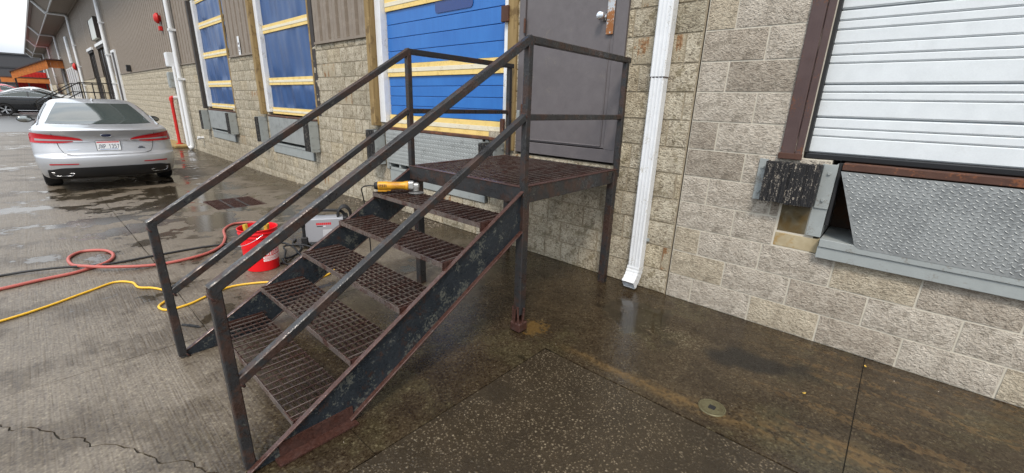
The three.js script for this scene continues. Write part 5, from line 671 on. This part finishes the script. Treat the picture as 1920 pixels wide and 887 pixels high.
// ---------- far end of the yard ----------
{
  const g = thing('entrance_canopy', 'orange timber entrance canopy with sloping fascia on the warehouse wall', 'canopy', [-62, 0, 0]);
  const n = 12; for (let k = 0; k < n; k++) { const a = k / n, b = (k + 0.96) / n, z0 = mix(3.63, 1.12, a), z1 = mix(3.63, 1.12, b); mesh('fascia_board', prism([[z0, mix(2.38, 3.48, a)], [z1, mix(2.38, 3.48, b)], [z1, mix(2.97, 4.25, b)], [z0, mix(2.97, 4.25, a)]], 'x', -0.05, 0 + (k % 2) * 0.006), M.orange, g); }
  for (let k = 0; k < 5; k++) { const z0 = mix(1.11, 0.02, k / 5), z1 = mix(1.11, 0.02, (k + 0.96) / 5); mesh('fascia_board', box(-0.32, -0.27 + (k % 2) * 0.006, 3.56, 4.24, z1, z0), M.orange, g); }
  mesh('roof', prism([[3.7, 2.98], [1.1, 4.28], [0.02, 4.28], [0.02, 4.36], [1.12, 4.36], [3.72, 3.06]], 'x', -6.5, 0.08), std({ map: M.brownFrame.map, roughness: 0.7 }), g);
  for (const [x, z] of [[-0.3, 3.45], [-6, 3.45], [-3, 3.45]]) mesh('post', bar([x, 0, z], [x, 2.7, z], 0.12, 0.12), M.black, g);
  const h = thing('timber_beam_canopy', 'low orange beam canopy on black posts beyond the entrance canopy', 'canopy', [-72, 0, 0]); for (let k = 0; k < 4; k++) mesh('beam_board', box(-0.08, 0, 2.19, 2.68, 0.95 + k * 0.9, 0.95 + k * 0.9 + 0.885), M.orange, h); mesh('roof', box(-5, 0.05, 2.70, 2.78, 0.9, 4.6), M.brownFrame, h); for (const z of [1.25, 2.6, 3.5, 4.2]) mesh('post', bar([-0.05, 0, z], [-0.05, 2.18, z], 0.12, 0.12), M.black, h);
  const r = thing('red_container', 'bright red ribbed container behind the timber canopies', 'container', [-76, 0, 0]); const ps = []; mesh('shell', box(-6, 0, 0.1, 3.42, 0.95, 3.6), M.redPaint, r); for (let k = 0; k < 9; k++) mesh('rib', box(0, 0.05, 0.15, 3.35, 1.05 + k * 0.28, 1.2 + k * 0.28), M.redPaint, r); mesh('base_rail', box(-6, 0.06, 0, 0.098, 0.95, 3.6), M.black, r);
  const d = thing('dark_building', 'dark grey flat-roofed building closing the far end of the yard', 'building', [-125, 0, 0]); mesh('wall', box(-20, 0, 0, 7.6, -15, 80), std({ color: lin(0.055, 0.055, 0.06), roughness: 0.7 }), d); for (const y of [2.5, 5.2]) mesh('band', box(0, 0.1, y, y + 0.25, -15, 80), std({ color: lin(0.04, 0.04, 0.043), roughness: 0.7 }), d); mesh('parapet', box(-20, 0.2, 7.602, 7.85, -15, 80), std({ color: lin(0.07, 0.07, 0.075), roughness: 0.6 }), d);
  // storefront doors of the warehouse
  const front = (x0, x1, y0, y1, n, lbl) => { const s = new THREE.Group(); s.name = 'storefront_door'; s.userData.label = lbl; house.add(s); const w = (x1 - x0) / n; for (let k = 0; k < n; k++) { mesh('pane', box(x0 + k * w + 0.06, x0 + (k + 1) * w - 0.06, y0 + 0.1, y1 - 0.12, -0.1, -0.07), M.blackGloss, s); } const fr = [box(x0, x1, y1 - 0.12, y1, -0.12, 0.06), box(x0, x1, y0, y0 + 0.1, -0.12, -0.02)]; for (let k = 0; k <= n; k++) fr.push(box(x0 + k * w - 0.06, x0 + k * w + 0.06, y0 + 0.102, y1 - 0.122, -0.12, -0.03)); mesh('frame', fr, M.darkPost, s); mesh('head_trim', box(x0 - 0.1, x1 + 0.1, y1 + 0.001, y1 + 0.14, -0.1, 0.1), M.whitePaint, s); return s; };
  mesh('entrance_infill', [box(-38.6, -35.9, 0, 1.0, -0.3, 0), box(-34, -30.6, 0, 1.0, -0.3, 0)], M.tanBlock[2], house);
  front(-38.5, -36.0, 1.0, 3.8, 3, 'glazed storefront door with three dark panes'); front(-33.9, -30.7, 1.0, 3.8, 3, 'glazed storefront door under the white sign');
  mesh('side_door', [box(-28.7, -27.8, 0.95, 3.25, 0.013, 0.05)], M.darkPost, house); mesh('side_door_frame', [box(-28.8, -28.7, 0.95, 3.35, 0, 0.08), box(-27.8, -27.7, 0.95, 3.35, 0, 0.08), box(-28.7, -27.8, 3.252, 3.35, 0, 0.08)], M.whitePaint, house);
  for (let k = 0; k < 5; k++) { mesh('shop_window', box(-60.5 + k * 2.2, -59.0 + k * 2.2, 0.3, 3.3, 0.02, 0.06), M.blackGloss, house); mesh('window_post', box(-58.95 + k * 2.2, -58.4 + k * 2.2, 0.1, 3.4, 0.02, 0.12), M.whitePaint, house); }
  const sg = thing('wall_sign', 'square pale grey sign above the storefront door', 'sign', [-32.6, 4.12, 0.02]); mesh('panel', box(-1.15, 1.15, 0, 0.95, 0, 0.14, 0.01), std({ map: dtex(256, 256, (u, v) => { const q = Math.hypot(u - 0.5, (v - 0.5) * 1.2) < 0.16 ? 1 : 0; return mix3([0.78, 0.79, 0.77], [0.62, 0.70, 0.60], q * 0.6); }, true), roughness: 0.4 }), sg); for (const [a, b] of [[1.152, 1.2], [-1.2, -1.152]]) mesh('frame_edge', box(a, b, -0.02, 0.97, 0, 0.16), M.darkPost, sg);
  const bs = thing('banner_sign', 'tall white banner sign on the siding above the orange canopy', 'sign', [-52, 3.65, 0.02]); mesh('panel', box(-0.6, 0.6, 0, 2.0, 0, 0.12, 0.01), M.whitePaint, bs); mesh('bracket', box(-0.65, -0.602, 0.1, 1.9, 0, 0.1), M.darkPost, bs);
  const ab = thing('fire_alarm_bell', 'red alarm bell on the siding beside the banner sign', 'alarm bell', [-49.2, 3.3, 0.05]); mesh('gong', (() => { const l = new THREE.LatheGeometry([[0, 0.2], [0.16, 0.17], [0.26, 0.09], [0.28, 0], [0, 0]].map(([a, c]) => new THREE.Vector2(a, c)), 20); l.rotateX(Math.PI / 2); return l; })(), M.redPaint, ab); mesh('back_plate', cyl([0, 0, -0.05], [0, 0, 0], 0.12, 0.12, 12), M.redPaint, ab);
  // far entrance stair with black rails
  const e = thing('entrance_stair', 'concrete entrance stair with black pipe railing beyond the silver car', 'staircase', [-31.9, 0, 0]); mesh('landing', box(-2.6, 2.7, 0, 0.98, 0.03, 1.42, 0.02), M.smoothBlock, e); for (let k = 0; k < 5; k++) mesh('step', box(-2.6, 2.7, 0, 0.82 - k * 0.163, 1.422 + k * 0.29, 1.42 + (k + 1) * 0.29, 0.01), M.smoothBlock, e);
  for (const x of [-2.5, 2.6]) { const r2 = new THREE.Group(); r2.name = 'handrail'; e.add(r2); for (const [za, ya, zb, yb] of [[0.08, 1.87, 1.4, 1.87], [1.4, 1.87, 2.9, 0.9], [0.08, 1.44, 1.4, 1.44], [1.4, 1.44, 2.9, 0.47]]) mesh('rail', bar([x, ya, za], [x, yb, zb], 0.045, 0.045), M.black, r2); for (const [z, y0, y1] of [[0.1, 0.98, 1.85], [0.95, 0.98, 1.85], [1.38, 0.98, 1.86], [2.88, 0, 0.9]]) mesh('post', bar([x, y0, z], [x, y1, z], 0.045, 0.045), M.black, r2); }
}
renderer.render(scene, camera);
